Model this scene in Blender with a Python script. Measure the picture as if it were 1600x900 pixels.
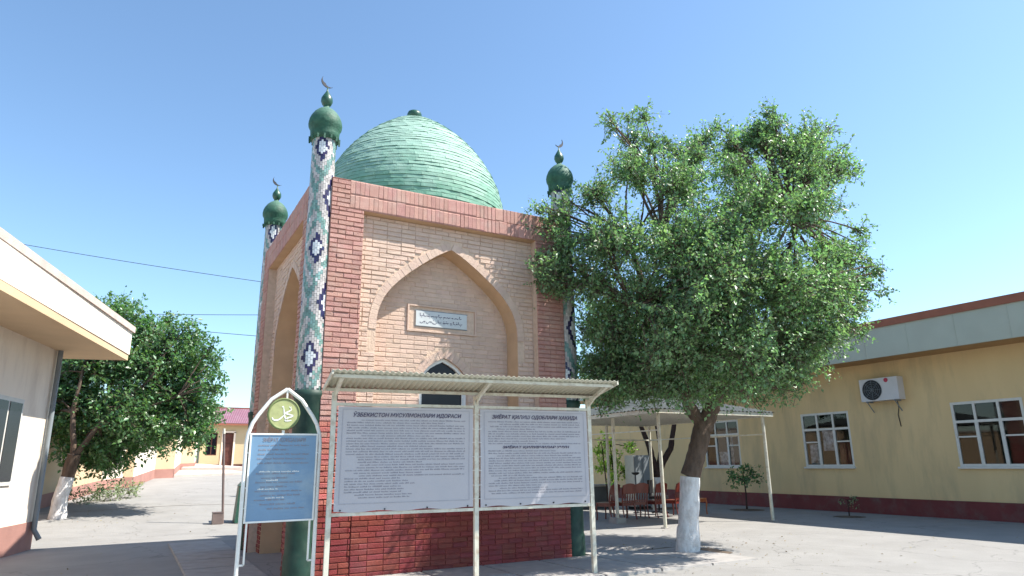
import bpy, math, random
import numpy as np
from mathutils import Vector, Matrix
random.seed(7)
rng = np.random.default_rng(7)
sc = bpy.context.scene
col = sc.collection
for o in list(bpy.data.objects): bpy.data.objects.remove(o)

# ------------------------------------------------------------------ camera
YAW, PITCH, ROLL, EYE = 0.510135161, 0.245395741, -0.0124960277, 1.6
cy, sy = math.cos(YAW), math.sin(YAW)
fw = Vector((sy*math.cos(PITCH), cy*math.cos(PITCH), math.sin(PITCH)))
rt = Vector((cy, -sy, 0)); up = rt.cross(fw)
r2 = rt*math.cos(ROLL) + up*math.sin(ROLL); u2 = -rt*math.sin(ROLL) + up*math.cos(ROLL)
cam = bpy.data.cameras.new('camera'); co = bpy.data.objects.new('camera', cam); col.objects.link(co)
co.matrix_world = Matrix(((r2.x, u2.x, -fw.x, 0), (r2.y, u2.y, -fw.y, 0), (r2.z, u2.z, -fw.z, EYE), (0, 0, 0, 1)))
cam.sensor_width = 36; cam.lens = 1032.6/1600*36
cam.shift_x = (800-792.35)/1600; cam.shift_y = (464.48-450)/1600
cam.clip_start = 0.1; cam.clip_end = 3000
sc.camera = co
sc.render.resolution_x = 1024; sc.render.resolution_y = 576

# ------------------------------------------------------------------ light
S = Vector((0.66, -0.40, 1.0)).normalized()
sun = bpy.data.lights.new('sun', 'SUN'); so = bpy.data.objects.new('sun', sun); col.objects.link(so)
so.rotation_euler = S.to_track_quat('Z', 'Y').to_euler()
sun.energy = 5.0; sun.angle = math.radians(0.5); sun.color = (1.0, 0.95, 0.87)
w = bpy.data.worlds.new('World'); sc.world = w; w.use_nodes = True
nt = w.node_tree; bg = nt.nodes['Background']
sky = nt.nodes.new('ShaderNodeTexSky'); sky.sky_type = 'NISHITA'; sky.sun_disc = False
sky.sun_elevation = math.asin(S.z); sky.sun_rotation = math.atan2(S.x, S.y)
sky.air_density = 1.0; sky.dust_density = 0.6; sky.ozone_density = 2.2; sky.altitude = 300
gr = nt.nodes.new('ShaderNodeMixRGB'); gr.blend_type = 'MULTIPLY'; gr.inputs[0].default_value = 1; gr.inputs[2].default_value = (0.95, 1.045, 1.04, 1)
nt.links.new(sky.outputs[0], gr.inputs[1]); nt.links.new(gr.outputs[0], bg.inputs[0]); bg.inputs[1].default_value = 0.13
sc.view_settings.view_transform = 'Standard'; sc.view_settings.look = 'None'
sc.view_settings.exposure = 1.0; sc.view_settings.gamma = 1.0
sc.render.engine = 'CYCLES'

# ------------------------------------------------------------------ materials
MATS = {}
def mat(name, c, rough=0.8, var=0.12, scale=6.0, spec=0.3, bump=0.0, bscale=40.0, rnd=0.0, metal=0.0,
        dirt=None, dscale=1.5, damt=0.35, transl=None, coat=0.0, stretch=None):
    """procedural paint/plaster/metal: base colour with noise, per-piece variation and optional stains"""
    if name in MATS: return MATS[name]
    m = bpy.data.materials.new(name); m.use_nodes = True; MATS[name] = m
    n = m.node_tree; L = n.links; N = n.nodes; b = N['Principled BSDF']
    tc = N.new('ShaderNodeTexCoord'); gm = N.new('ShaderNodeNewGeometry')
    src = gm.outputs['Position']
    if stretch:
        mp = N.new('ShaderNodeMapping'); mp.inputs['Scale'].default_value = stretch
        L.new(src, mp.inputs[0]); src = mp.outputs[0]
    nz = N.new('ShaderNodeTexNoise'); nz.inputs['Scale'].default_value = scale; nz.inputs['Detail'].default_value = 6
    L.new(src, nz.inputs['Vector'])
    hs = N.new('ShaderNodeHueSaturation'); hs.inputs['Color'].default_value = (*c, 1)
    mr = N.new('ShaderNodeMapRange'); mr.inputs[1].default_value = 0.3; mr.inputs[2].default_value = 0.7
    mr.inputs[3].default_value = 1-var; mr.inputs[4].default_value = 1+var
    L.new(nz.outputs[0], mr.inputs[0])
    val = mr.outputs[0]
    if rnd:
        oi = N.new('ShaderNodeObjectInfo'); ad = N.new('ShaderNodeMath'); ad.operation = 'ADD'
        fr = N.new('ShaderNodeMath'); fr.operation = 'FRACT'
        L.new(oi.outputs['Random'], ad.inputs[0]); L.new(gm.outputs['Random Per Island'], ad.inputs[1]); L.new(ad.outputs[0], fr.inputs[0])
        m2 = N.new('ShaderNodeMapRange'); m2.inputs[3].default_value = 1-rnd; m2.inputs[4].default_value = 1+rnd
        L.new(fr.outputs[0], m2.inputs[0])
        mu = N.new('ShaderNodeMath'); mu.operation = 'MULTIPLY'; L.new(val, mu.inputs[0]); L.new(m2.outputs[0], mu.inputs[1]); val = mu.outputs[0]
        m3 = N.new('ShaderNodeMapRange'); m3.inputs[3].default_value = 0.5-rnd*0.08; m3.inputs[4].default_value = 0.5+rnd*0.08
        f2 = N.new('ShaderNodeMath'); f2.operation = 'MULTIPLY'; f2.inputs[1].default_value = 7.13
        f3 = N.new('ShaderNodeMath'); f3.operation = 'FRACT'
        L.new(fr.outputs[0], f2.inputs[0]); L.new(f2.outputs[0], f3.inputs[0]); L.new(f3.outputs[0], m3.inputs[0]); L.new(m3.outputs[0], hs.inputs['Hue'])
    L.new(val, hs.inputs['Value'])
    out = hs.outputs[0]
    if dirt:
        n2 = N.new('ShaderNodeTexNoise'); n2.inputs['Scale'].default_value = dscale; n2.inputs['Detail'].default_value = 8; n2.inputs['Roughness'].default_value = 0.65
        L.new(src, n2.inputs['Vector'])
        m4 = N.new('ShaderNodeMapRange'); m4.inputs[1].default_value = 0.48; m4.inputs[2].default_value = 0.72; m4.inputs[4].default_value = damt
        L.new(n2.outputs[0], m4.inputs[0])
        mx = N.new('ShaderNodeMixRGB'); mx.inputs[2].default_value = (*dirt, 1)
        L.new(m4.outputs[0], mx.inputs[0]); L.new(out, mx.inputs[1]); out = mx.outputs[0]
    L.new(out, b.inputs['Base Color'])
    b.inputs['Roughness'].default_value = rough; b.inputs['Metallic'].default_value = metal
    b.inputs['Specular IOR Level'].default_value = spec
    if coat: b.inputs['Coat Weight'].default_value = coat; b.inputs['Coat Roughness'].default_value = 0.15
    if bump:
        n3 = N.new('ShaderNodeTexNoise'); n3.inputs['Scale'].default_value = bscale; n3.inputs['Detail'].default_value = 5
        L.new(gm.outputs['Position'], n3.inputs['Vector'])
        bp = N.new('ShaderNodeBump'); bp.inputs['Strength'].default_value = bump; bp.inputs['Distance'].default_value = 0.02
        L.new(n3.outputs[0], bp.inputs['Height']); L.new(bp.outputs[0], b.inputs['Normal'])
    if transl:
        tr = N.new('ShaderNodeBsdfTranslucent'); h2 = N.new('ShaderNodeMixRGB'); h2.blend_type = 'MULTIPLY'; h2.inputs[0].default_value = 1
        h2.inputs[2].default_value = (*transl, 1); L.new(out, h2.inputs[1]); L.new(h2.outputs[0], tr.inputs[0])
        ms = N.new('ShaderNodeAddShader'); L.new(b.outputs[0], ms.inputs[0]); L.new(tr.outputs[0], ms.inputs[1])
        L.new(ms.outputs[0], N['Material Output'].inputs[0])
    return m

PINK = mat('pink_painted_brick', (0.42, 0.225, 0.185), 0.8, 0.08, 9, rnd=0.09, bump=0.5, bscale=60, dirt=(0.46, 0.335, 0.28), damt=0.6, dscale=3)
RED = mat('red_painted_brick', (0.47, 0.15, 0.125), 0.75, 0.10, 9, rnd=0.13, bump=0.5, bscale=60, dirt=(0.36, 0.20, 0.16), damt=0.45, dscale=4)
DRED = mat('dark_red_plinth_paint', (0.20, 0.035, 0.032), 0.55, 0.12, 8, rnd=0.15, bump=0.35, bscale=50, dirt=(0.2, 0.10, 0.09), damt=0.4)
SAND = mat('cream_painted_brick', (0.56, 0.41, 0.325), 0.8, 0.08, 8, rnd=0.06, bump=0.5, bscale=60, dirt=(0.47, 0.34, 0.26), damt=0.45, dscale=2)
MPINK = mat('pink_mortar', (0.38, 0.19, 0.15), 0.9, 0.15, 12, bump=0.5)
MRED = mat('red_mortar', (0.22, 0.06, 0.05), 0.9, 0.2, 12, bump=0.5)
MSAND = mat('cream_mortar', (0.555, 0.41, 0.31), 0.9, 0.12, 12, bump=0.6, bscale=30)
REVEAL = mat('ochre_plaster_reveal', (0.52, 0.35, 0.215), 0.85, 0.08, 3, bump=0.3)
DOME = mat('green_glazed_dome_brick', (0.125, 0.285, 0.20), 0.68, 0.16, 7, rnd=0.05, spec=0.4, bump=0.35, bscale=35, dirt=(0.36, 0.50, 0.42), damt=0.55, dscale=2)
def dust_highlight(m, colr, lo, hi, amt):
    '''pale tone, partly dusty and partly a painted highlight, on the surfaces that face up, broken by noise'''
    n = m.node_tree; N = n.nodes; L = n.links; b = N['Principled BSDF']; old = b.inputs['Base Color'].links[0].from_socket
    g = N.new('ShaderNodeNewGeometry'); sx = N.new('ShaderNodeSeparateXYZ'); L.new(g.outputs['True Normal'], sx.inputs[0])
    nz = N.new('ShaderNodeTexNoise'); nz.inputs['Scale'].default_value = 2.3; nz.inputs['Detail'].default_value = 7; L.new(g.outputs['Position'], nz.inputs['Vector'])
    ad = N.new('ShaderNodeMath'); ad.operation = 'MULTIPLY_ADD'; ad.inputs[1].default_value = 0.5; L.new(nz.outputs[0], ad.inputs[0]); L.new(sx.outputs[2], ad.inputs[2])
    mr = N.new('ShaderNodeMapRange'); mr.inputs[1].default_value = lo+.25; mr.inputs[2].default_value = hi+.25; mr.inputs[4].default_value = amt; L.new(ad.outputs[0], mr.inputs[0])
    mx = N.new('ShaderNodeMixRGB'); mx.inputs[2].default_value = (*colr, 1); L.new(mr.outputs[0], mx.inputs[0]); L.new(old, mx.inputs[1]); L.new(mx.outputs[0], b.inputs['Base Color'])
dust_highlight(DOME, (0.31, 0.44, 0.37), 0.0, 0.75, 0.85)  # broad whitish gloss painted into the dome colour, along with some dusty paling
DOMEM = mat('green_dome_mortar', (0.07, 0.20, 0.13), 0.8, 0.2, 9)
GCAP = mat('weathered_green_paint', (0.022, 0.085, 0.05), 0.62, 0.3, 9, spec=0.35, bump=0.4, bscale=25, dirt=(0.07, 0.16, 0.115), damt=0.5, dscale=6)
dust_highlight(GCAP, (0.10, 0.19, 0.14), 0.1, 0.8, 0.8)  # lit upper faces of the caps painted paler in the green

GKNOB = mat('dark_green_enamel', (0.018, 0.075, 0.045), 0.4, 0.2, 12, spec=0.5)
GBASE = mat('shade_darkened_green_paint', (0.012, 0.042, 0.03), 0.55, 0.3, 7, spec=0.35, dirt=(0.06, 0.08, 0.06), damt=0.5, dscale=4)  # column base green set extra dark, standing in for shade
CRESC = mat('tarnished_metal', (0.045, 0.045, 0.05), 0.5, 0.2, 20, metal=0.5)
TNAVY = mat('navy_tile', (0.025, 0.02, 0.075), 0.35, 0.2, 20, rnd=0.3, spec=0.5)
TWHITE = mat('white_tile', (0.62, 0.64, 0.64), 0.35, 0.08, 20, rnd=0.12, spec=0.5)
TTEAL = mat('teal_tile', (0.16, 0.275, 0.245), 0.4, 0.2, 20, rnd=0.25, spec=0.5)
TBEIGE = mat('beige_tile', (0.43, 0.40, 0.38), 0.45, 0.15, 20, rnd=0.2, spec=0.4)
TGREY = mat('tile_grout', (0.34, 0.36, 0.33), 0.9, 0.1, 20)
WHITE = mat('white_gloss_paint', (0.72, 0.72, 0.68), 0.35, 0.05, 8, spec=0.5, dirt=(0.5, 0.46, 0.36), damt=0.35, dscale=5)
CREAM = mat('cream_metal_paint', (0.60, 0.58, 0.48), 0.5, 0.08, 8, spec=0.45, dirt=(0.30, 0.19, 0.11), damt=0.6, dscale=9)
TIN = mat('cream_corrugated_sheet', (0.52, 0.51, 0.40), 0.5, 0.08, 5, spec=0.5, dirt=(0.35, 0.28, 0.18), damt=0.5, dscale=5)
GREYTIN = mat('grey_corrugated_sheet', (0.065, 0.075, 0.075), 0.8, 0.12, 4, spec=0.2, dirt=(0.13, 0.13, 0.125), damt=0.5)
def glass_mat():
    m = bpy.data.materials.new('clear_window_glass'); m.use_nodes = True; n = m.node_tree; N = n.nodes; L = n.links
    N.remove(N['Principled BSDF']); t = N.new('ShaderNodeBsdfTransparent'); t.inputs[0].default_value = (.8, .84, .86, 1)
    g_ = N.new('ShaderNodeBsdfGlossy'); g_.inputs['Roughness'].default_value = 0.03; f = N.new('ShaderNodeFresnel'); f.inputs[0].default_value = 1.5
    mx = N.new('ShaderNodeMixShader'); L.new(f.outputs[0], mx.inputs[0]); L.new(t.outputs[0], mx.inputs[1]); L.new(g_.outputs[0], mx.inputs[2]); L.new(mx.outputs[0], N['Material Output'].inputs[0]); return m
GLASSC = glass_mat()
GLASSD = mat('dark_window_glass', (0.008, 0.008, 0.014), 0.25, 0.1, 3, spec=0.25)
VINYL = mat('white_vinyl_banner', (0.45, 0.43, 0.445), 0.42, 0.03, 2.5, spec=0.35, bump=0.12, bscale=4)
INK = mat('navy_printed_ink', (0.06, 0.05, 0.10), 0.5, 0.05, 10)
INKF = mat('faded_grey_ink', (0.36, 0.35, 0.38), 0.5, 0.05, 10)
INKG = mat('grey_printed_ink', (0.235, 0.225, 0.255), 0.5, 0.05, 10)
BLUEP = mat('blue_printed_panel', (0.15, 0.26, 0.385), 0.3, 0.06, 4, spec=0.5, dirt=(0.33, 0.41, 0.44), damt=0.7, dscale=1.8)
DISC = mat('yellow_green_disc_paint', (0.36, 0.38, 0.17), 0.5, 0.14, 14, dirt=(0.20, 0.30, 0.09), damt=0.6, dscale=7)
DRIM = mat('dark_green_disc_rim', (0.17, 0.21, 0.08), 0.5, 0.15, 14)
WINK = mat('white_lettering', (0.78, 0.78, 0.72), 0.5, 0.04, 10)
STONE = mat('pale_marble_plaque', (0.50, 0.52, 0.51), 0.35, 0.07, 7, spec=0.5)
CONC = mat('concrete', (0.34, 0.32, 0.30), 0.9, 0.12, 5, bump=0.4, dirt=(0.24, 0.22, 0.19), damt=0.4)
KERB = mat('pale_kerb_stone', (0.52, 0.43, 0.38), 0.9, 0.12, 4, bump=0.3)
YWALL = mat('ochre_yellow_stucco', (0.68, 0.50, 0.265), 0.85, 0.05, 1.5, bump=0.35, bscale=70, dirt=(0.42, 0.33, 0.20), damt=0.7, dscale=1.6, stretch=(1, 1, .22))
FARW = mat('pale_yellow_plaster', (0.50, 0.41, 0.25), 0.85, 0.05, 1.5, bump=0.2)
BURG = mat('burgundy_plinth_paint', (0.16, 0.035, 0.035), 0.6, 0.12, 3, dirt=(0.15, 0.10, 0.09), damt=0.7, dscale=2.5)
FASC = mat('grey_green_fascia_metal', (0.40, 0.42, 0.35), 0.5, 0.06, 1.2, spec=0.4, dirt=(0.38, 0.36, 0.30), damt=0.35)
RTRIM = mat('red_brown_roof_trim', (0.28, 0.10, 0.06), 0.6, 0.1, 3)
SOFF = mat('wooden_soffit', (0.40, 0.24, 0.11), 0.7, 0.1, 3)
WFRAME = mat('white_window_paint', (0.62, 0.60, 0.55), 0.45, 0.06, 8)
CURT = mat('grey_lace_curtain', (0.55, 0.56, 0.60), 0.9, 0.6, 9)
REDCL = mat('dull_red_cloth', (0.20, 0.06, 0.045), 0.9, 0.2, 6)
ACW = mat('white_appliance_plastic', (0.58, 0.56, 0.56), 0.4, 0.03, 5)
BLACK = mat('black_plastic', (0.015, 0.015, 0.018), 0.45, 0.2, 10)
LOGO = mat('crimson_logo', (0.42, 0.03, 0.06), 0.4, 0.05, 10)
PALEW = mat('peach_white_wall', (0.80, 0.70, 0.58), 0.85, 0.07, 1.2, bump=0.3, dirt=(0.52, 0.42, 0.34), damt=0.6, dscale=1.8, stretch=(1, 1, .25))
PIERP = mat('peach_orange_pier', (0.60, 0.44, 0.28), 0.85, 0.06, 1.5, bump=0.25)
SALM = mat('salmon_wall_base', (0.36, 0.19, 0.155), 0.85, 0.12, 2, bump=0.3)
HROOF = mat('pink_metal_roof', (0.27, 0.125, 0.155), 0.45, 0.06, 2, spec=0.5, dirt=(0.33, 0.22, 0.25), damt=0.5)
BROWN = mat('brown_door_wood', (0.10, 0.035, 0.025), 0.55, 0.2, 5)
WOOD = mat('red_brown_varnish', (0.15, 0.024, 0.014), 0.38, 0.2, 9, spec=0.5, coat=0.3, stretch=(1, 1, 0.25))
WOODO = mat('orange_brown_varnish', (0.45, 0.12, 0.035), 0.38, 0.2, 9, spec=0.5, coat=0.3, stretch=(1, 1, 0.25))
BARK = mat('grey_brown_bark', (0.105, 0.072, 0.052), 0.9, 0.35, 12, bump=1.0, bscale=30, stretch=(1, 1, 0.3), dirt=(0.16, 0.13, 0.11), damt=0.5, dscale=5)
DBARK = mat('dark_bark', (0.05, 0.03, 0.025), 0.9, 0.3, 12, bump=0.8, bscale=30)
LIME = mat('whitewash', (0.68, 0.67, 0.66), 0.9, 0.12, 8, bump=1.0, bscale=28, dirt=(0.36, 0.31, 0.27), damt=0.75, dscale=9, stretch=(1, 1, .5))
POSTB = mat('brown_grey_pole_paint', (0.17, 0.13, 0.12), 0.5, 0.15, 8, spec=0.4)
DGREEN = mat('dark_green_bin_paint', (0.025, 0.085, 0.06), 0.45, 0.15, 6, spec=0.4)
WIRE = mat('black_cable', (0.03, 0.03, 0.035), 0.6, 0.1, 5)
SOIL = mat('dry_soil', (0.12, 0.09, 0.065), 0.95, 0.3, 14, bump=1.0, bscale=20)
GREYM = mat('grey_cabinet_paint', (0.20, 0.225, 0.24), 0.55, 0.06, 3)
SWALL = mat('pale_green_wall', (0.55, 0.60, 0.52), 0.85, 0.05, 2, dirt=(0.45, 0.5, 0.42))
SLATE = mat('slate_grey_low_wall', (0.10, 0.105, 0.11), 0.8, 0.12, 3)
LEAF = mat('glossy_green_leaf', (0.090, 0.150, 0.072), 0.45, 0.30, 1.1, spec=0.42, rnd=0.42, transl=(0.95, 1.1, 0.6))
LEAF2 = mat('deep_green_leaf', (0.062, 0.125, 0.050), 0.40, 0.22, 1.2, spec=0.5, rnd=0.42, transl=(0.8, 0.9, 0.4))
LEAF3 = mat('yellow_green_leaf', (0.16, 0.25, 0.045), 0.5, 0.2, 2, rnd=0.35, transl=(1, 1, 0.4))
LEAF4 = mat('grey_green_leaf', (0.16, 0.19, 0.12), 0.6, 0.2, 3, rnd=0.35, transl=(0.7, 0.8, 0.5))

# ground: pale worn asphalt / concrete
def ground_mat():
    m = mat('pale_worn_asphalt', (0.285, 0.275, 0.26), 0.92, 0.07, 1.3, bump=0.5, bscale=90, dirt=(0.225, 0.215, 0.20), dscale=0.7, damt=0.5)
    n = m.node_tree; N = n.nodes; L = n.links
    gm = [x for x in N if x.type == 'NEW_GEOMETRY'][0]; b = N['Principled BSDF']
    old = b.inputs['Base Color'].links[0].from_socket
    nz = N.new('ShaderNodeTexNoise'); nz.inputs['Scale'].default_value = 120; nz.inputs['Detail'].default_value = 3
    L.new(gm.outputs['Position'], nz.inputs['Vector'])
    vo = N.new('ShaderNodeTexVoronoi'); vo.feature = 'DISTANCE_TO_EDGE'; vo.inputs['Scale'].default_value = 0.33
    wn = N.new('ShaderNodeTexNoise'); wn.inputs['Scale'].default_value = 1.4; wn.inputs['Detail'].default_value = 5
    L.new(gm.outputs['Position'], wn.inputs['Vector'])
    va = N.new('ShaderNodeVectorMath'); va.operation = 'ADD'; vs = N.new('ShaderNodeVectorMath'); vs.operation = 'SCALE'; vs.inputs['Scale'].default_value = 0.9
    L.new(wn.outputs[1], vs.inputs[0]); L.new(gm.outputs['Position'], va.inputs[0]); L.new(vs.outputs[0], va.inputs[1]); L.new(va.outputs[0], vo.inputs['Vector'])
    cr = N.new('ShaderNodeMapRange'); cr.inputs[1].default_value = 0.0; cr.inputs[2].default_value = 0.006; cr.inputs[3].default_value = 0.68; cr.inputs[4].default_value = 1.0
    L.new(vo.outputs['Distance'], cr.inputs[0])
    sp = N.new('ShaderNodeMapRange'); sp.inputs[1].default_value = 0.3; sp.inputs[2].default_value = 0.7; sp.inputs[3].default_value = 0.86; sp.inputs[4].default_value = 1.1
    L.new(nz.outputs[0], sp.inputs[0])
    mu = N.new('ShaderNodeMath'); mu.operation = 'MULTIPLY'; L.new(cr.outputs[0], mu.inputs[0]); L.new(sp.outputs[0], mu.inputs[1])
    hv = N.new('ShaderNodeHueSaturation'); L.new(old, hv.inputs['Color']); L.new(mu.outputs[0], hv.inputs['Value'])
    L.new(hv.outputs[0], b.inputs['Base Color'])
    return m
GROUND = ground_mat()

# ------------------------------------------------------------------ mesh helpers
class MB:
    def __init__(s): s.v = []; s.f = []; s.m = []; s.mats = []; s.smooth = []
    def mi(s, m):
        if m not in s.mats: s.mats.append(m)
        return s.mats.index(m)
    def add(s, vs, fs, m, smooth=False):
        k = len(s.v); i = s.mi(m)
        s.v += [tuple(p) for p in vs]
        for f in fs: s.f.append(tuple(k+a for a in f)); s.m.append(i); s.smooth.append(smooth)
    def box(s, a, b, m, T=None):
        x0, y0, z0 = a; x1, y1, z1 = b
        vs = [(x0,y0,z0),(x1,y0,z0),(x1,y1,z0),(x0,y1,z0),(x0,y0,z1),(x1,y0,z1),(x1,y1,z1),(x0,y1,z1)]
        if T: vs = [T(*p) for p in vs]
        s.add(vs, [(3,2,1,0),(4,5,6,7),(0,1,5,4),(1,2,6,5),(2,3,7,6),(3,0,4,7)], m)
    def bar(s, p, q, w, d, m, upv=(0,0,1)):
        p = Vector(p); q = Vector(q); t = (q-p).normalized(); u = Vector(upv)
        if abs(t.dot(u)) > 0.95: u = Vector((0,1,0))
        a = t.cross(u).normalized(); b = a.cross(t)
        vs = []
        for c in (p, q):
            for i, j in ((-1,-1),(1,-1),(1,1),(-1,1)): vs.append(c + a*i*w/2 + b*j*d/2)
        s.add(vs, [(0,1,2,3),(7,6,5,4),(0,4,5,1),(1,5,6,2),(2,6,7,3),(3,7,4,0)], m)
    def tube(s, pts, rad, m, n=8, cap=True, smooth=True):
        pts = [Vector(p) for p in pts]
        if not isinstance(rad, (list, tuple)): rad = [rad]*len(pts)
        vs = []; pa = None
        for i, p in enumerate(pts):
            t = (pts[min(i+1, len(pts)-1)] - pts[max(i-1, 0)])
            t = t.normalized() if t.length > 1e-9 else Vector((0,0,1))
            if pa is None:
                a = t.orthogonal().normalized()
            else:
                a = (pa - t*pa.dot(t)); a = a.normalized() if a.length > 1e-6 else t.orthogonal().normalized()
            pa = a; b = t.cross(a)
            for k in range(n):
                th = 2*math.pi*k/n; vs.append(p + (a*math.cos(th) + b*math.sin(th))*rad[i])
        fs = []
        for i in range(len(pts)-1):
            for k in range(n):
                fs.append((i*n+k, i*n+(k+1)%n, (i+1)*n+(k+1)%n, (i+1)*n+k))
        s.add(vs, fs, m, smooth)
        if cap:
            s.add(vs[:n], [tuple(range(n-1, -1, -1))], m); s.add(vs[-n:], [tuple(range(n))], m)
    def lathe(s, prof, c, m, n=32, smooth=True):
        vs = []; fs = []
        for r, z in prof:
            for k in range(n):
                th = 2*math.pi*k/n; vs.append((c[0]+r*math.cos(th), c[1]+r*math.sin(th), z))
        for i in range(len(prof)-1):
            for k in range(n): fs.append((i*n+k, i*n+(k+1)%n, (i+1)*n+(k+1)%n, (i+1)*n+k))
        s.add(vs, fs, m, smooth)
    def data(s, name):
        me = bpy.data.meshes.new(name)
        me.from_pydata(s.v, [], s.f)
        for m in s.mats: me.materials.append(m)
        me.polygons.foreach_set('material_index', s.m)
        me.polygons.foreach_set('use_smooth', s.smooth)
        me.update(); return me
    def build(s, name, parent=None, loc=None):
        o = bpy.data.objects.new(name, s.data(name)); col.objects.link(o)
        if parent: o.parent = parent
        if loc: o.location = loc
        return o

def tag(o, label=None, cat=None, group=None, kind=None):
    if label: o['label'] = label
    if cat: o['category'] = cat
    if group: o['group'] = group
    if kind: o['kind'] = kind
    return o
def empty(name, label, cat, loc=(0,0,0), rz=0, group=None):
    o = bpy.data.objects.new(name, None); col.objects.link(o); o.location = loc; o.rotation_euler = (0,0,rz)
    o.empty_display_size = 0.2
    return tag(o, label, cat, group)
def smoothstep(a, b, x):
    t = min(1, max(0, (x-a)/(b-a))); return t*t*(3-2*t)
def gz(X, Y):
    return 0.065*max(0, min(Y, 46)-20)*(1-smoothstep(6, 12, X))

# ------------------------------------------------------------------ ground
def axis(lo, hi, fine0, fine1, step, grow=1.35):
    a = list(np.arange(fine0, fine1+1e-6, step)); d = step
    while a[-1] < hi: d *= grow; a.append(a[-1]+d)
    d = step
    while a[0] > lo: d *= grow; a.insert(0, a[0]-d)
    return a
gx = axis(-900, 900, -12, 30, 1.0); gy = axis(-900, 900, -4, 50, 1.0)
b = MB(); vs = [(x, y, gz(x, y)) for y in gy for x in gx]; nx = len(gx)
b.add(vs, [(j*nx+i, j*nx+i+1, (j+1)*nx+i+1, (j+1)*nx+i) for j in range(len(gy)-1) for i in range(nx-1)], GROUND, True)
tag(b.build('ground'), kind='structure')
# narrow drain joint across the road
b = MB(); pts = [(-6, 24.0), (-0.2, 25.2), (1.5, 25.5), (2.9, 25.3), (6, 24.6)]
for (x0, y0), (x1, y1) in zip(pts, pts[1:]):
    for k in range(6):
        a0 = k/6; a1 = (k+1)/6
        P = [(x0+(x1-x0)*t, y0+(y1-y0)*t) for t in (a0, a1)]
        b.add([(P[0][0], P[0][1]-.06, gz(*P[0])+.006), (P[1][0], P[1][1]-.06, gz(*P[1])+.006), (P[1][0], P[1][1]+.06, gz(*P[1])+.014), (P[0][0], P[0][1]+.06, gz(*P[0])+.014)], [(0,1,2,3)], CONC)
tag(b.build('road_joint'), kind='structure')
# cast concrete slabs around the mausoleum
rs = random.Random(3)
b = MB()
def pslab(x0, y0, x1, y1):
    h = .028+rs.uniform(0, .012); e = .012; t_ = [rs.uniform(-.003, .003) for _ in range(4)]
    b.add([(x0+e,y0+e,-.02),(x1-e,y0+e,-.02),(x1-e,y1-e,-.02),(x0+e,y1-e,-.02),(x0+e*2,y0+e*2,h+t_[0]),(x1-e*2,y0+e*2,h+t_[1]),(x1-e*2,y1-e*2,h+t_[2]),(x0+e*2,y1-e*2,h+t_[3])],
          [(4,5,6,7),(0,1,5,4),(1,2,6,5),(2,3,7,6),(3,0,4,7)], CONC)
x = 0.9
while x < 8.2:
    for y0, y1 in ((8.1, 8.95), (8.95, 9.97)): pslab(x, y0, x+1.04, y1)
    x += 1.04
y = 9.97
while y < 15.5:
    pslab(0.9, y, 1.98, y+1.1); pslab(7.2, y, 8.18, y+1.1); y += 1.1
tag(b.build('pavement'), kind='structure')
# raised kerbed terraces before the far house
b = MB()
def slab(poly, h, m, low=0.6):
    n = len(poly); vs = [(x, y, gz(x, y)-low) for x, y in poly] + [(x, y, gz(x, y)+h) for x, y in poly]
    b.add(vs, [tuple(range(n, 2*n))] + [(i, (i+1) % n, n+(i+1) % n, n+i) for i in range(n)], m)
slab([(1.1, 36.9), (3.2, 37.4), (5.8, 38.1), (9, 38.6), (9, 44.2), (3.0, 44.2)], 0.10, KERB)
slab([(2.5, 40.3), (6.1, 39.9), (9, 39.9), (9, 44.1), (3.2, 44.1)], 0.24, KERB)
tag(b.build('pavement'), kind='structure')

# ================================================================== MAUSOLEUM
maus = empty('mausoleum', 'square pink and cream brick mausoleum with green brick dome and tiled corner columns', 'mausoleum', (4.6, 12.44, 0))
MO = Vector(maus.location)
ZT = 6.13; ZB = 5.63; ZP = 1.02; COURSE = 0.0795
ARCH = [(1.32, 3.72), (1.315, 3.9), (1.28, 4.08), (1.20, 4.27), (1.09, 4.43), (0.95, 4.58), (0.77, 4.74), (0.5, 4.95), (0.25, 5.12), (0.08, 5.215), (0, 5.25)]
DARCH = [(0.455, 2.80), (0.45, 2.92), (0.425, 3.04), (0.37, 3.145), (0.285, 3.235), (0.175, 3.31), (0.07, 3.365), (0, 3.39)]
def halfw(A, z, grow=0.0):
    """half width of the arch opening at height z (0 above the apex)"""
    if z <= A[0][1]: return A[0][0]+grow
    pts = [(u+grow*(1-0.35*i/len(A)), zz+grow*i/(len(A)-1)*1.15) for i, (u, zz) in enumerate(A)]
    for (u0, z0), (u1, z1) in zip(pts, pts[1:]):
        if z0 <= z <= z1: return u0+(u1-u0)*(z-z0)/(z1-z0+1e-9)
    return 0 if z > pts[-1][1] else pts[0][0]
bricks = []      # (origin, u, n, a0, a1, z0, z1, out, material)
def lay(F, spans, z0, z1, c, mf, L=0.25, seedj=0):
    """courses of bricks: spans(zlo, zhi) gives free intervals along the face, c is the plane offset"""
    k = 0; z = z0
    while z < z1-0.02:
        zt = min(z+COURSE, z1)
        for a0, a1 in spans(z, zt):
            x = a0 - (0.125 if k % 2 else 0) - (0.04*(seedj % 3))
            while x < a1-0.01:
                l = L if random.random() > 0.15 else L*0.5
                e = min(x+l, a1); s_ = max(x, a0)
                if e-s_ > 0.03:
                    bricks.append((F, s_+0.0012, e-0.0012, z+0.009, zt-0.003, c, mf(z, (s_+e)/2)))
                x += l
        z = zt; k += 1
class Face:
    def __init__(s, O, u, n): s.O = Vector(O); s.u = Vector(u); s.n = Vector(n)
    def P(s, a, z, c=0): return s.O + s.u*a + s.n*c + Vector((0,0,z))
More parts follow.
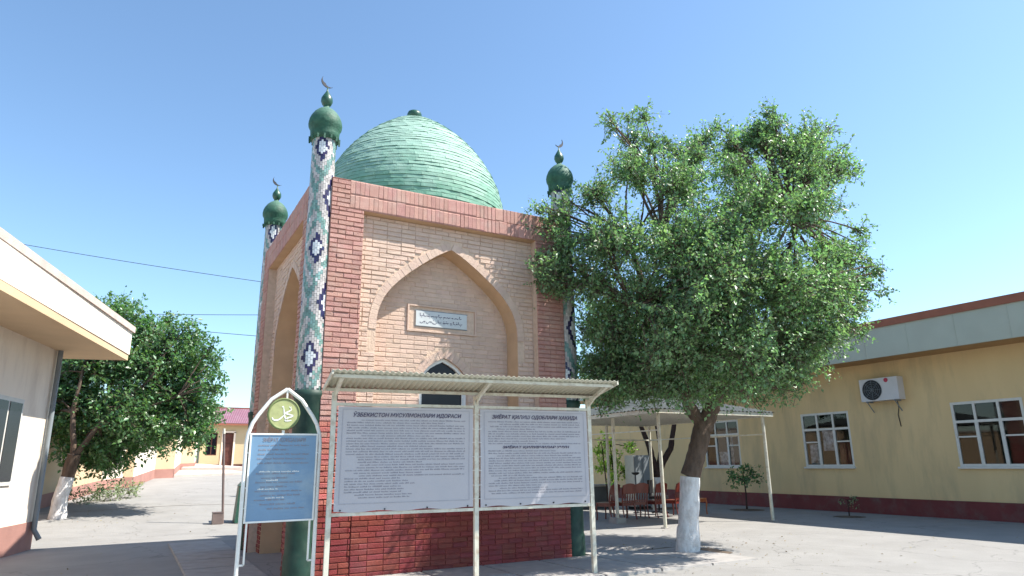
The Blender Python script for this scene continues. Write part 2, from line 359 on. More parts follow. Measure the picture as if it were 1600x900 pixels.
W = 4.4; PA0, PA1 = 0.54, 3.83; AC = (PA0+PA1)/2; E1 = 0.17; E2 = 0.56; AW = AC+0.055
faces = [Face((2.39,10,0),(1,0,0),(0,-1,0)), Face((2.15,14.64,0),(0,-1,0),(-1,0,0)), Face((7.03,10.24,0),(0,1,0),(1,0,0)), Face((6.79,14.88,0),(-1,0,0),(0,1,0))]
wall = MB(); volist = []
def quad(mb, F, a0, a1, z0, z1, c, m):
    mb.add([F.P(a0,z0,c), F.P(a1,z0,c), F.P(a1,z1,c), F.P(a0,z1,c)], [(0,1,2,3)], m)
def archwall(mb, F, a0, a1, z0, z1, c, A, ac, m):
    """flat wall with an arched opening down to z0"""
    zs = [z0]+[p[1] for p in A]
    us = [A[0][0]]+[p[0] for p in A]
    for i in range(len(zs)-1):
        mb.add([F.P(a0,zs[i],c), F.P(ac-us[i],zs[i],c), F.P(ac-us[i+1],zs[i+1],c), F.P(a0,zs[i+1],c)], [(0,1,2,3)], m)
        mb.add([F.P(ac+us[i],zs[i],c), F.P(a1,zs[i],c), F.P(a1,zs[i+1],c), F.P(ac+us[i+1],zs[i+1],c)], [(0,1,2,3)], m)
    quad(mb, F, a0, a1, zs[-1], z1, c, m)
def reveal(mb, F, A, ac, z0, c0, c1, m):
    P = [(A[0][0], z0)]+list(A)
    for sg in (-1, 1):
        for (u0,q0),(u1,q1) in zip(P, P[1:]):
            f = [F.P(ac+sg*u0,q0,c0), F.P(ac+sg*u1,q1,c0), F.P(ac+sg*u1,q1,c1), F.P(ac+sg*u0,q0,c1)]
            mb.add(f, [(0,1,2,3)], m, True)
def pcol(z, a):
    return DRED if z < ZP else (RED if z < 1.95 or (z < 2.4 and random.random() < 0.35) else PINK)
def scol(z, a): return DRED if z < ZP else SAND
for fi, F in enumerate(faces):
    real = fi in (0, 1)
    hasdoor = fi == 0
    # backing
    for a0, a1 in ((0, PA0), (PA1, W)):
        quad(wall, F, a0, a1, 0, 1.95, 0, MRED); quad(wall, F, a0, a1, 1.95, ZT, 0, MPINK)
    quad(wall, F, PA0, PA1, ZB, ZT, 0, MPINK)
    wall.add([F.P(PA0,ZB,0),F.P(PA1,ZB,0),F.P(PA1,ZB,-E1),F.P(PA0,ZB,-E1)], [(0,1,2,3)], REVEAL)
    for a in (PA0, PA1): wall.add([F.P(a,0,0),F.P(a,ZB,0),F.P(a,ZB,-E1),F.P(a,0,-E1)], [(0,1,2,3)], MSAND)
    archwall(wall, F, PA0, PA1, 0, ZB, -E1, ARCH, AC, MSAND)
    reveal(wall, F, ARCH, AC, 0, -E1, -E2, REVEAL)
    if hasdoor:
        archwall(wall, F, AC-1.4, AC+1.4, 0, 3.9, -E2, DARCH, AW, MSAND)
        quad(wall, F, AC-1.4, AC+1.4, 3.9, 5.3, -E2, MSAND)
        reveal(wall, F, DARCH, AW, 0, -E2, -E2-0.35, SAND)
    else:
        quad(wall, F, AC-1.4, AC+1.4, 0, 5.3, -E2, MSAND)
    # bricks
    lay(F, lambda z, t: [(0, PA0), (PA1, W)], 0, ZB, 0, pcol, seedj=fi)
    lay(F, lambda z, t: [(0, 0.30), (W-0.30, W)], ZB, ZT, 0, lambda z, a: PINK, seedj=1)
    for row, (q0, q1) in enumerate(((ZB, ZB+0.25), (ZB+0.25, ZT))):
        a = 0.30 + (0.0 if row else 0.0)
        while a < W-0.30-0.02:
            wd = 0.0785 if random.random() > 0.12 else 0.16
            e = min(a+wd, W-0.30); j = random.uniform(0.0, 0.02) if random.random() < 0.15 else 0
            jg = 0.005 if random.random() < .18 else 0.001
            if row == 0: bricks.append((F, a+jg, e-0.001, q0+0.004, q1-0.004+j, 0, PINK))
            else: bricks.append((F, a+jg, e-0.001, q0+0.002, q1-0.002, 0, PINK))
            a = e
    RING = 0.13
    def spand(z, t):
        h = max(halfw(ARCH, z, RING), halfw(ARCH, t, RING)) if t > 3.4 else ARCH[0][0]
        if z > 5.25+RING*1.15: return [(PA0, PA1)]
        h += 0.008
        return [(PA0, AC-h), (AC+h, PA1)]
    lay(F, spand, 0, ZB, -E1, scol, seedj=1)
    def rec(z, t):
        h = min(halfw(ARCH, z), halfw(ARCH, t)) - 0.01
        if h < 0.05: return []
        iv = [(AC-h, AC+h)]
        cut = []
        if hasdoor and z < 3.37+0.16:
            d = halfw(DARCH, z, 0.14 if t > 2.78 else 0.0)+0.006; cut.append((AW-d, AW+d))
        if t > 3.84 and z < 4.27: cut.append((AC-0.62, AC+0.64))
        for c0, c1 in cut:
            iv = [q for x0, x1 in iv for q in ((x0, min(x1, c0)), (max(x0, c1), x1)) if q[1]-q[0] > 0.02]
        return iv
    lay(F, rec, 0, 5.25, -E2, scol, seedj=2)
    # voussoirs
    for A, c, rg, dr in ((ARCH, -E1, RING, True), (DARCH, -E2, 0.14, hasdoor)):
        if not dr: continue
        P = [Vector((u, z)) for u, z in A]
        for sg in (-1, 1):
            i = 0; rem = 0.0; pos = P[0].copy(); seg = 0; pitch = 0.079
            # arc-length walk
            d = [0]
            for q0, q1 in zip(P, P[1:]): d.append(d[-1]+(q1-q0).length)
            n = int(d[-1]/pitch)
            def at(t):
                for k in range(len(P)-1):
                    if t <= d[k+1] or k == len(P)-2:
                        w_ = (t-d[k])/(d[k+1]-d[k]); p = P[k].lerp(P[k+1], w_); tg = (P[k+1]-P[k]).normalized(); return p, Vector((tg.y, -tg.x))
            for k in range(n):
                (p0, n0), (p1, n1) = at(k*d[-1]/n+0.0015), at((k+1)*d[-1]/n-0.0015)
                q0 = p0+n0*rg; q1 = p1+n1*rg
                if q0.x < 0 or q1.x < 0: continue
                out = 0.008+random.random()*0.006
                qd = [p0, q0, q1, p1]
                ac_ = AW if A is DARCH else AC; f = [F.P(ac_+sg*v.x, v.y, c+out) for v in qd]; g_ = [F.P(ac_+sg*v.x, v.y, c-0.01) for v in qd]
                volist.append((f, g_))
wo = wall.build('wall', maus); wo.location = -MO
# core, roof slab
b = MB(); b.box((3.1, 10.98, 0), (6.1, 13.9, ZT-0.02), MPINK); 
b.add([(2.39,10.0,ZT-.012),(6.79,10.0,ZT-.012),(6.79,10.24,ZT-.012),(7.03,10.24,ZT-.012),(7.03,14.64,ZT-.012),(6.79,14.64,ZT-.012),(6.79,14.88,ZT-.012),(2.39,14.88,ZT-.012),(2.39,14.64,ZT-.012),(2.15,14.64,ZT-.012),(2.15,10.24,ZT-.012),(2.39,10.24,ZT-.012)], [tuple(range(12))], CONC)
for x0,y0,x1,y1 in ((2.15,10.24,2.39,10.24),(2.39,10.0,2.39,10.24),(6.79,10.0,6.79,10.24),(6.79,10.24,7.03,10.24),(7.03,14.64,6.79,14.64),(6.79,14.64,6.79,14.88),(2.39,14.88,2.39,14.64),(2.39,14.64,2.15,14.64)):
    b.add([(x0,y0,0),(x1,y1,0),(x1,y1,ZT-.004),(x0,y0,ZT-.004)], [(0,1,2,3)], MPINK)
b.box((3.2, 11.1, ZT-0.01), (6.0, 13.8, ZT+0.04), CONC)
b.build('roof_slab', maus).location = -MO

# the brick shape: cushioned face with a small arris
def brick_vf(w_, h_, d_, j=0.0):
    """front face towards -Y local; x 0..w, z 0..h"""
    e = 0.006
    f = lambda: random.uniform(-j, j)
    o = [(0,d_,0),(w_,d_,0),(w_,d_,h_),(0,d_,h_)]
    m_ = [(0,-d_*0.35+f(),0),(w_,-d_*0.35+f(),0),(w_,-d_*0.35+f(),h_),(0,-d_*0.35+f(),h_)]
    t = [(e,-d_+f(),e),(w_-e,-d_+f(),e),(w_-e,-d_+f(),h_-e),(e,-d_+f(),h_-e)]
    vs = o+m_+t
    fs = [(8,9,10,11)]
    for k in range(4):
        fs.append((4+k, 4+(k+1) % 4, 8+(k+1) % 4, 8+k)); fs.append((k, (k+1) % 4, 4+(k+1) % 4, 4+k))
    return vs, fs
CAMP = Vector((0,0,EYE))
def pxarea(F, a0, a1, z0, z1):
    c = F.P((a0+a1)/2, (z0+z1)/2); v = CAMP-c; d = v.length
    return max(0, F.n.dot(v)/d)*(a1-a0)*(z1-z0)/d/d
def hidden(br):
    F, a0, a1, z0, z1, c, m = br
    if F is not faces[0] and F is not faces[1]: return True
    if F is faces[0] and c == 0 and z0 < 2.45 and a0 > 0.15: return True
    if z0 < 0.75: return True
    if F is faces[0] and z0 < 2.7: return a0 > 0.6
    if F is faces[0] and a0 > 3.4: return True
    return False
order = sorted(range(len(bricks)), key=lambda i: -1e-9 if hidden(bricks[i]) else -pxarea(bricks[i][0], *bricks[i][1:5]))
single = set(order[:300])
rest = MB(); proto = {}
for i, (F, a0, a1, z0, z1, c, m) in enumerate(bricks):
    d_ = (0.013+random.random()*0.004 if z1-z0 > 0.15 else 0) or (0.009 if m is SAND else 0.011)+random.random()*0.012
    if c < -0.5: d_ *= 0.5
    w_ = a1-a0; h_ = z1-z0
    nin = -F.n
    if i in single:
        key = m.name
        if key not in proto:
            proto[key] = []
            for k in range(3):
                vs, fs = brick_vf(0.242, 0.0685, 0.014, 0.003)
                q = MB(); q.add(vs, fs, m); proto[key].append(q.data('brick'))
        o = bpy.data.objects.new('brick', random.choice(proto[key])); col.objects.link(o); o.parent = maus
        if h_ > w_ and h_ > 0.15:      # soldier brick: shape turned upright
            R3 = Matrix((F.u, nin, Vector((0,0,1)))).transposed()
        R3 = Matrix((F.u, nin, Vector((0,0,1)))).transposed().to_4x4()
        Sx = Matrix.Diagonal((w_/0.242, d_/0.014, h_/0.0685, 1))
        o.matrix_local = Matrix.Translation(F.P(a0, z0, c)-MO) @ R3 @ Sx
    else:
        vs, fs = brick_vf(w_, h_, d_, 0.003)
        rest.add([F.P(a0+x, z0+z, c-y) for x, y, z in vs], fs, m)
for f, g_ in volist:
    rest.add(f+g_, [(0,1,2,3),(0,1,5,4),(1,2,6,5),(2,3,7,6),(3,0,4,7)], SAND)
o = rest.build('brickwork', maus); o.location = -MO; o['kind'] = 'stuff'

# projecting dark red plinth closing the foot of the front arch
b = MB(); Fp = faces[0]
b.box((PA0+0.002, 0, -0.012), (W-0.01, 1.02, E2-0.01), DRED, lambda x, z, y: Fp.P(x, z, 0.024-0.036-y if False else 0.02-(y+0.012)))
b.build('plinth', maus).location = -MO
pb_ = []; _n = len(bricks); lay(Fp, lambda z, t: [(PA0, W)], 0, 1.02, 0.018, lambda z, a: DRED); pb_ = bricks[_n:]
mbp = MB()
for (F, a0, a1, z0, z1, c, m) in pb_:
    vs, fs = brick_vf(a1-a0, z1-z0, 0.010+random.random()*0.006, 0.002); mbp.add([F.P(a0+x, z0+z, c-y) for x, y, z in vs], fs, m)
o = mbp.build('plinth_brickwork', maus); o.location = -MO; o['kind'] = 'stuff'
# window set in the arched recess
dr = MB(); F = faces[0]; c = -E2-0.12
def archstrip(mb, F, A, ac, z0, c, wd, th, m, shrink=0.0):
    P = [(A[0][0]-shrink, z0)]+[(max(0, u-shrink*(1 if u > 0 else 0)), z-shrink*0.9*i/(len(A)-1)) for i, (u, z) in enumerate(A)]
    Q = [(max(0, u-wd), z-(wd*1.1*max(0, i-1)/(len(P)-2))) for i, (u, z) in enumerate(P)]
    for sg in (-1, 1):
        for i in range(len(P)-1):
            q = [P[i], P[i+1], Q[i+1], Q[i]]
            f = [F.P(ac+sg*u, z, c+th) for u, z in q]; g_ = [F.P(ac+sg*u, z, c) for u, z in q]
            mb.add(f+g_, [(0,1,2,3),(0,1,5,4),(2,3,7,6)], m)
archstrip(dr, F, DARCH, AW, 0, c, 0.05, 0.06, WHITE, 0.0)
for z in (2.93, 1.06): dr.box((AW-0.40, z-0.03, -c-0.05), (AW+0.40, z+0.03, -c), WHITE, lambda x, y, z_: F.P(x, y, -z_))
d1 = dr.build('arched_window_frame', maus); d1.location = -MO
g = MB()
P = [(0.425, 0)]+[(max(0, u-0.03), z-0.03) for u, z in DARCH]
poly = [F.P(AW+u, z, c+0.01) for u, z in P]+[F.P(AW-u, z, c+0.01) for u, z in reversed(P[:-1])]
g.add(poly, [tuple(range(len(poly)))], GLASSD)
g.build('window_glass_pane', d1)
lf = MB()
for sg in (-1, 1):
    lf.box((AW+sg*0.40-(0.02 if sg > 0 else 0), 1.02, -c-0.045), (AW+sg*0.40+(0.0 if sg > 0 else 0.02), 2.88, -c-0.015), WHITE, lambda x, y, z_: F.P(x, y, -z_))

lf.build('window_jamb', d1)
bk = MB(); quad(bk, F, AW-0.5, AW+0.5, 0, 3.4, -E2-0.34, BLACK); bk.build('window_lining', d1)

# inscription plaque in a sunk frame
pq = MB(); T = lambda x, y, z_: F.P(x, y, -z_)
a0, a1, z0, z1 = AC-0.62, AC+0.64, 3.85, 4.265
pz = E2+0.055
for (x0, x1, y0, y1) in ((a0-.03, a0, z0-.03, z1+.03), (a1, a1+.03, z0-.03, z1+.03), (a0, a1, z0-.03, z0), (a0, a1, z1, z1+.03)):
    pq.box((x0, y0, E2-0.035), (x1, y1, E2+0.01), SAND, T)
quad(pq, F, a0, a1, z0, z1, -E2+0.004, MSAND)
fr = pq.build('plaque_surround', maus); fr.location = -MO
p2 = MB(); p2.box((a0+.125, z0+.075, E2-0.026), (a1-.16, z1-.075, E2-0.006), STONE, T)
p2.box((a0+.11, z0+.06, E2-0.014), (a1-.145, z0+.075, E2-0.005), GREYM, T)
p2.box((a0+.11, z1-.075, E2-0.016), (a1-.145, z1-.06, E2-0.005), GREYM, T)
pl = p2.build('inscription_plaque', fr)
# arabic-looking engraved strokes
def stroke(mb, F, pts, wd, c, m):
    pts = [Vector(p) for p in pts]
    for p, q in zip(pts, pts[1:]):
        t = (q-p)
        if t.length < 1e-6: continue
        t.normalize(); nn = Vector((-t.y, t.x))*wd/2
        mb.add([F.P(*(p-nn), c), F.P(*(q-nn), c), F.P(*(q+nn), c), F.P(*(p+nn), c)], [(0,1,2,3)], m)
lt = MB(); rr = random.Random(11); lc = -E2+0.0285
for row, zc in enumerate((z0+0.255, z0+0.155)):
    x = a0+0.20
    while x < a1-0.27:
        L_ = rr.uniform(0.03, 0.085); k = rr.random()
        if k < 0.45:
            ns = 5; stroke(lt, F, [(x+L_*i/ns, zc+0.010*math.sin(i*2.1+x*30)) for i in range(ns+1)], 0.011, lc, INK)
        elif k < 0.7:
            stroke(lt, F, [(x, zc+0.045), (x+0.004, zc), (x+L_*.5, zc-0.006), (x+L_, zc+0.004)], 0.010, lc, INK)
        else:
            stroke(lt, F, [(x+L_*(.5+.5*math.cos(t)), zc-0.012+0.02*math.sin(t)) for t in np.linspace(3.0, 6.5, 7)], 0.010, lc, INK)
        for _ in range(rr.choice((0, 1, 2))):
            dx = x+rr.uniform(0, L_); dz = zc+rr.choice((-0.028, 0.03)); stroke(lt, F, [(dx, dz), (dx+0.011, dz+0.002)], 0.012, lc, INK)
        x += L_+rr.uniform(0.006, 0.03)
lo = lt.build('inscription', fr)

# ---- dome
DC = (4.68, 12.44)
DP = [(1.90, 6.15), (1.93, 6.4), (1.93, 6.65), (1.90, 6.9), (1.83, 7.15), (1.72, 7.42), (1.57, 7.7), (1.38, 7.97), (1.15, 8.24), (0.87, 8.49), (0.56, 8.72), (0.26, 8.89), (0.0, 8.97)]
b = MB(); b.lathe([(max(r-0.006, 0), z) for r, z in DP], DC, DOMEM, 64)
dome = b.build('dome', maus); dome.location = -MO
Pd = [Vector(p) for p in DP]; dd = [0]
for p, q in zip(Pd, Pd[1:]): dd.append(dd[-1]+(q-p).length)
def dat(t):
    for k in range(len(Pd)-1):
        if t <= dd[k+1] or k == len(Pd)-2:
            w_ = min(1, (t-dd[k])/(dd[k+1]-dd[k])); return Pd[k].lerp(Pd[k+1], w_)
ncr = int(dd[-1]/0.078); dbr = []
for k in range(ncr):
    t0, t1 = k*dd[-1]/ncr, (k+1)*dd[-1]/ncr
    p0, p1 = dat(t0+0.005), dat(t1-0.003)
    nb = max(5, int(2*math.pi*max(p0.x, p1.x)/0.29)); off = random.random()
    co_ = random.uniform(0.006, 0.016)
    for i in range(nb):
        j0 = random.uniform(0, .25)/nb
        th0 = 2*math.pi*(i+off)/nb; th1 = 2*math.pi*(i+1+off)/nb - 0.003/max(p0.x, 0.1)
        o_ = co_+random.uniform(-0.002, 0.003)*(2.5 if random.random() < .12 else 1); tl = random.uniform(0.000, 0.006)
        dbr.append((p0, p1, th0, th1, o_, tl))
def dome_brick(p0, p1, th0, th1, o_, tl):
    tg = (p1-p0).normalized(); nn = Vector((tg.y, -tg.x))
    vs = []
    for off in (-0.01, None):
        for (p, th, ex) in ((p0, th0, tl), (p0, th1, tl), (p1, th1, -tl*0.5), (p1, th0, -tl*0.5)):
            e = off if off is not None else o_+ex
            r_ = p.x+nn.x*e; vs.append((DC[0]+r_*math.cos(th), DC[1]+r_*math.sin(th), p.y+nn.y*e))
    return vs, [(4,5,6,7),(0,1,5,4),(1,2,6,5),(2,3,7,6),(3,0,4,7)]
sc_ = []
for i, q in enumerate(dbr):
    th = (q[2]+q[3])/2; pm = (q[0]+q[1])/2; nn = Vector((math.cos(th), math.sin(th), 0.3)).normalized()
    c_ = Vector((DC[0]+pm.x*math.cos(th), DC[1]+pm.x*math.sin(th), pm.y)); v = CAMP-c_
    tg = (q[1]-q[0]).normalized(); nn = Vector((tg.y*math.cos(th), tg.y*math.sin(th), -tg.x))
    vis = max(0, nn.dot(v)/v.length)
    if pm.y < 7.0: vis *= 0.2
    sc_.append(-vis*(q[3]-q[2])*pm.x/v.length**2)
ds = set(sorted(range(len(dbr)), key=lambda i: sc_[i])[:300])
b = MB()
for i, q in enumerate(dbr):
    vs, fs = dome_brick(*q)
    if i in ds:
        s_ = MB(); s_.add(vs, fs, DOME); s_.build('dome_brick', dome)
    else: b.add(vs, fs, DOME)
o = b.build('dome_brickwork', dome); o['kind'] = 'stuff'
b = MB(); b.lathe([(0.10, 8.90), (0.12, 8.95), (0.15, 9.0), (0.16, 9.06), (0.14, 9.11), (0.09, 9.13), (0.0, 9.13)], DC, GKNOB, 20)
b.build('dome_finial', maus).location = -MO

# ---- corner columns
def ring_tiles(mb, cx, cyy, ang0):
    zb, zt = 2.68, 6.80; th_ = 0.064; rows = int((zt-zb)/th_); n = 34
    for r in range(rows+1):
        for k in range(n):
            z0 = zb+r*th_ + (th_/2 if k % 2 else 0); z1 = z0+th_-0.005
            if z0 > zt-0.01: continue
            z1 = min(z1, zt)
            R_ = 0.203-(z0-zb)*0.0055
            a0 = 2*math.pi*k/n; a1 = 2*math.pi*(k+1)/n-0.016; am = (a0+a1)/2
            best = 9
            for zc, st in [(3.17+1.72*i_, 0) for i_ in range(-1, 4)]+[(4.03+1.72*i_, 1) for i_ in range(-2, 3)]:
                for h in (0, 1):
                    ac_ = ang0+math.pi*h+(math.pi/2-0.38 if st else 0)
                    da = (am-ac_+math.pi) % (2*math.pi)-math.pi
                    kz = 0.26 if not st else 0.42; ka = 0.12 if not st else 0.165
                    dd_ = abs(da*0.195)/ka+abs((z0+z1)/2-zc)/kz
                    best = min(best, dd_)
            if best < 0.22: m = TNAVY if best < 0.12 else TWHITE
            elif best < 0.66: m = TWHITE
            elif best < 1.06: m = TNAVY
            else:
                ph = (best-1.06) % 1.25
                m = TTEAL if ph > 0.72 else TBEIGE
                if random.random() < 0.05: m = random.choice((TWHITE, TTEAL, TBEIGE))
            e = random.uniform(0.004, 0.009)
            vs = []
            for rr_ in (R_-0.01, R_+e):
                for (a_, z_) in ((a0, z0), (a1, z0), (a1, z1), (a0, z1)): vs.append((cx+rr_*math.cos(a_), cyy+rr_*math.sin(a_), z_))
            mb.add(vs, [(4,5,6,7),(0,1,5,4),(1,2,6,5),(2,3,7,6),(3,0,4,7)], m)
def crescent(mb, c, size, ang, tilt, m):
    """crescent with thickness, lying in a vertical plane at heading ang"""
    u = Vector((math.cos(ang), math.sin(ang), 0)); v = Vector((0,0,1)); nn = u.cross(v)
    R1 = size; pts = []
    N_ = 14
    for i in range(N_+1):
        t = math.radians(-88+ (176)*i/N_); pts.append((R1*math.cos(t-math.pi/2+tilt), R1*math.sin(t-math.pi/2+tilt), 1-abs(2*i/N_-1)))
    outer = []; inner = []
    for x, y, w_ in pts:
        k = (R1-0.075*w_*size/0.14+0.004)/R1; outer.append((x, y)); inner.append((x*k*(1 if True else 1), y*k))
    vs = []
    for s_ in (-0.008, 0.008):
        for x, y in outer+inner: vs.append(Vector(c)+u*x+v*(y+R1)+nn*s_)
    n = len(outer); fs = []
    for i in range(n-1):
        fs += [(i, i+1, n+i+1, n+i), (2*n+n+i, 2*n+n+i+1, 2*n+i+1, 2*n+i), (i, 2*n+i, 2*n+i+1, i+1), (n+i+1, 3*n+i+1, 3*n+i, n+i)]
    mb.add(vs, fs, m)
cols = [((2.262, 10.17), 'front left tiled corner column, nearest the arched blue sign', -0.75), ((6.93, 10.17), 'front right tiled corner column, half hidden by the tree', 0.75),
        ((2.29, 14.74), 'rear left tiled corner column beside the overhead cables', -0.75), ((6.93, 14.74), None, 0.2)]
for (cx, cyy), lab, tl in cols:
    b = MB(); b.lathe([(0.196, 2.6), (0.172, 6.82)], (0, 0), TGREY, 24)
    cc = b.build('corner_column', maus); cc.location = Vector((cx, cyy, 0))-MO
    if lab: cc['label'] = lab
    t = MB(); ring_tiles(t, 0, 0, math.atan2(-cyy, -cx)-0.12); o = t.build('mosaic_tiles', cc); o['kind'] = 'stuff'
    q = MB(); q.lathe([(0.23, -.1), (0.23, 0.35), (0.215, 0.4), (0.215, 2.55), (0.235, 2.6), (0.235, 2.68), (0.2, 2.69)], (0, 0), GBASE, 20); q.build('column_base', cc)
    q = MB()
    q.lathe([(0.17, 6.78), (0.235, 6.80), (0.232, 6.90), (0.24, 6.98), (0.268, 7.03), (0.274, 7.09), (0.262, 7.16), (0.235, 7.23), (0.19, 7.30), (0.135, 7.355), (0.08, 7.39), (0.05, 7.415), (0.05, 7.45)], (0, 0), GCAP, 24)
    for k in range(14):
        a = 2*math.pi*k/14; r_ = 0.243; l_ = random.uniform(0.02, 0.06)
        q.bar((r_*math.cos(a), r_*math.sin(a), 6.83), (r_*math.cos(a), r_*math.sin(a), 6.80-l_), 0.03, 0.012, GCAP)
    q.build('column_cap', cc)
    q = MB(); q.lathe([(0.04, 7.43), (0.075, 7.47), (0.098, 7.53), (0.092, 7.59), (0.06, 7.65), (0.025, 7.71), (0.012, 7.74), (0.010, 7.80), (0, 7.80)], (0, 0), GKNOB, 16); q.build('finial', cc)
    q = MB(); crescent(q, (0, 0, 7.79), 0.115, 0.1, tl, CRESC); q.build('crescent', cc)

# ================================================================== BANNER STAND
bs = empty('banner_stand', 'white steel frame with corrugated awning holding two banners before the mausoleum', 'display stand', (2.33, 8.75, 0), math.radians(-6.1))
def cb(mb, name, par): return mb.build(name, par)
PX = [-0.055, 1.93, 3.76]
for i, x in enumerate(PX):
    b = MB(); b.box((x-.03, -.03, -0.1), (x+.03, .03, 2.53), CREAM); b.box((x-.07, -.07, -.02), (x+.07, .07, .012), CREAM)
    b.build('post', bs)
    b = MB(); b.bar((x, 0.0, 2.475), (x, -0.56, 2.665), 0.045, 0.045, CREAM); b.bar((x, 0.02, 2.40), (x, -0.24, 2.55), 0.025, 0.025, CREAM); b.build('bracket', bs)
for (x0, x1) in ((0.0, 1.88), (1.98, 3.72)):
    for z in (2.375, 0.985):
        b = MB(); b.box((x0-.025, -.022, z-.02), (x1+.01, .022, z+.02), CREAM); b.build('rail', bs)
for yy, zz in ((0.0, 2.565), (-0.58, 2.675)):
    b = MB(); b.box((-.17, yy-.02, zz-.02), (3.86, yy+.02, zz+.02), CREAM); b.build('purlin', bs)
b = MB(); nn_ = 460
vs = []; fs = []
for layer in (0, 0.004):
    for i in range(nn_+1):
        x = -.20+4.09*i/nn_; dz = 0.010*math.sin(x*2*math.pi/0.076)
        for yy in (0.08, -0.70): vs.append((x, yy, 2.60-yy*0.19+dz+layer))
n2 = 2*(nn_+1)
for i in range(nn_):
    a = 2*i; fs += [(a, a+1, a+3, a+2), (n2+a+2, n2+a+3, n2+a+1, n2+a), (a, a+2, n2+a+2, n2+a), (a+1, n2+a+1, n2+a+3, a+3)]
b.add(vs, fs, TIN, True); b.build('awning_sheet', bs)
for x in (-.19, 3.88):
    b = MB(); b.bar((x, .08, 2.57), (x, -.69, 2.71), .02, .05, CREAM); b.build('awning_edge', bs)

def text_obj(body, size, m, name, parent, loc, rot, shear=0.0, offset=0.0, xs=1.0, width=None):
    cu = bpy.data.curves.new(name, 'FONT'); cu.body = body; cu.size = size; cu.align_x = 'CENTER'; cu.shear = shear; cu.offset = offset; cu.extrude = 0.0008
    cu.resolution_u = 2
    t = bpy.data.objects.new('tmp_text', cu); col.objects.link(t)
    bpy.context.view_layer.update()
    me = bpy.data.meshes.new_from_object(t.evaluated_get(bpy.context.evaluated_depsgraph_get()))
    bpy.data.objects.remove(t); bpy.data.curves.remove(cu)
    me.materials.clear(); me.materials.append(m)
    o = bpy.data.objects.new(name, me); col.objects.link(o); o.parent = parent; o.location = loc; o.rotation_euler = rot
    if width:
        xsz = [v.co.x for v in me.vertices]; xs = width/(max(xsz)-min(xsz)+1e-6)
    o.scale = (xs, 1, 1); return o
def print_lines(mb, x0, x1, zs, y, rr, m, hh=0.014, frac=1.0, T=None):
    for z, e0, e1 in zs:
        x = x0+(x1-x0)*e0; xe = x0+(x1-x0)*e1
        while x < xe:
            n = rr.randint(3, 9)
            for _ in range(n):
                wd = rr.uniform(0.006, 0.012); h = hh*rr.choice((0.7, 0.75, 0.8, 1.15))
                if x+wd > xe: break
                vs = [(x, y, z), (x+wd, y, z), (x+wd, y, z+h), (x, y, z+h)]
                if T: vs = [T(*v) for v in vs]
                mb.add(vs, [(0,1,2,3)], m); x += wd+0.005
            x += 0.013
def banner(x0, x1, label, seed, title, sub):
    rr = random.Random(seed)
    root = empty('banner', label, 'banner', bs.location, bs.rotation_euler.z, 'vinyl text banners on the stand')
    b = MB(); nx_, nz_ = 40, 28
    def sag(u, v):   # surface relief of the taut sheet
        return -0.032+0.008*math.sin(u*7+seed)*math.sin(v*5)+0.004*math.sin(u*23+v*9)
    def yf(x, z): return sag((x-x0)/(x1-x0), (z-1.02)/(1.33))
    vs = []
    for j in range(nz_+1):
        for i in range(nx_+1):
            u = i/nx_; v = j/nz_
            z = 1.015+(2.345-1.015)*v + (0.010*math.sin(u*19+seed) if j == 0 else 0); x = x0+(x1-x0)*u
            vs.append((x, yf(x, z), z))
    fs = [(j*(nx_+1)+i, j*(nx_+1)+i+1, (j+1)*(nx_+1)+i+1, (j+1)*(nx_+1)+i) for j in range(nz_) for i in range(nx_)]
    b.add(vs, fs, VINYL, True); sh = b.build('sheet', root)
    T = lambda x, y, z: (x, yf(x, z)-0.0035, z)
    # printed frame lines at the sides
    L_ = MB(); bx = MB()
    for xa, xb in ((x0+.055, x0+.065), (x1-.065, x1-.055)):
        for k in range(20):
            z_ = 1.12+k*0.0595; bx.add([T(xa, 0, z_), T(xb, 0, z_), T(xb, 0, z_+0.0595), T(xa, 0, z_+0.0595)], [(0,1,2,3)], INKF)
    for za, zb_ in ((1.11, 1.118), (2.305, 2.312)):
        for k in range(30):
            xa = x0+.055+(x1-x0-.11)*k/30; xb = x0+.055+(x1-x0-.11)*(k+1)/30
            bx.add([T(xa, 0, za), T(xb, 0, za), T(xb, 0, zb_), T(xa, 0, zb_)], [(0,1,2,3)], INKF)
    bx.build('printed_border', root)
    zs = []
    z = 2.165; k = 0
    while z > 1.16:
        e0 = 0.0 if rr.random() < 0.7 else rr.uniform(0.02, 0.12); e1 = 1.0 if rr.random() < 0.78 else rr.uniform(0.45, 0.95)
        if seed == 2 and z < 1.42: e1 = rr.uniform(0.3, 0.6)
        if sub and abs(z-1.80) < 0.03: z -= 0.034; continue
        zs.append((z, e0, e1)); z -= 0.034; k += 1
    print_lines(L_, x0+.12, x1-.12, zs, 0, rr, INKG, 0.0145, T=T)
    L_.build('body_text', root)['kind'] = 'stuff'
    xc = (x0+x1)/2
    text_obj(title, 0.072, INK, 'heading', root, (xc, -0.045, 2.215), (math.pi/2, 0, 0), shear=0.25, offset=0.0012, width=(x1-x0)*0.80)
    if sub: text_obj(sub, 0.045, INK, 'subheading', root, (xc, -0.0465, 1.80), (math.pi/2, 0, 0), shear=0.2, offset=0.001, width=(x1-x0)*0.62)
    # fixing screws and ties
    tk = MB()
    for k in range(4):
        x = x0+.08+(x1-x0-.16)*k/3; tk.box((x-.008, -.045, 1.028), (x+.008, -.030, 1.046), BLACK)
    for k in range(7):
        z = 1.12+k*0.19
        for xe, sg in ((x0, -1), (x1, 1)): tk.bar((xe-sg*.012, -.04, z), (xe+sg*.035, -.034, z+.008*(-1)**k), .006, .006, WHITE)
    tk.build('fixing', root)
    return root
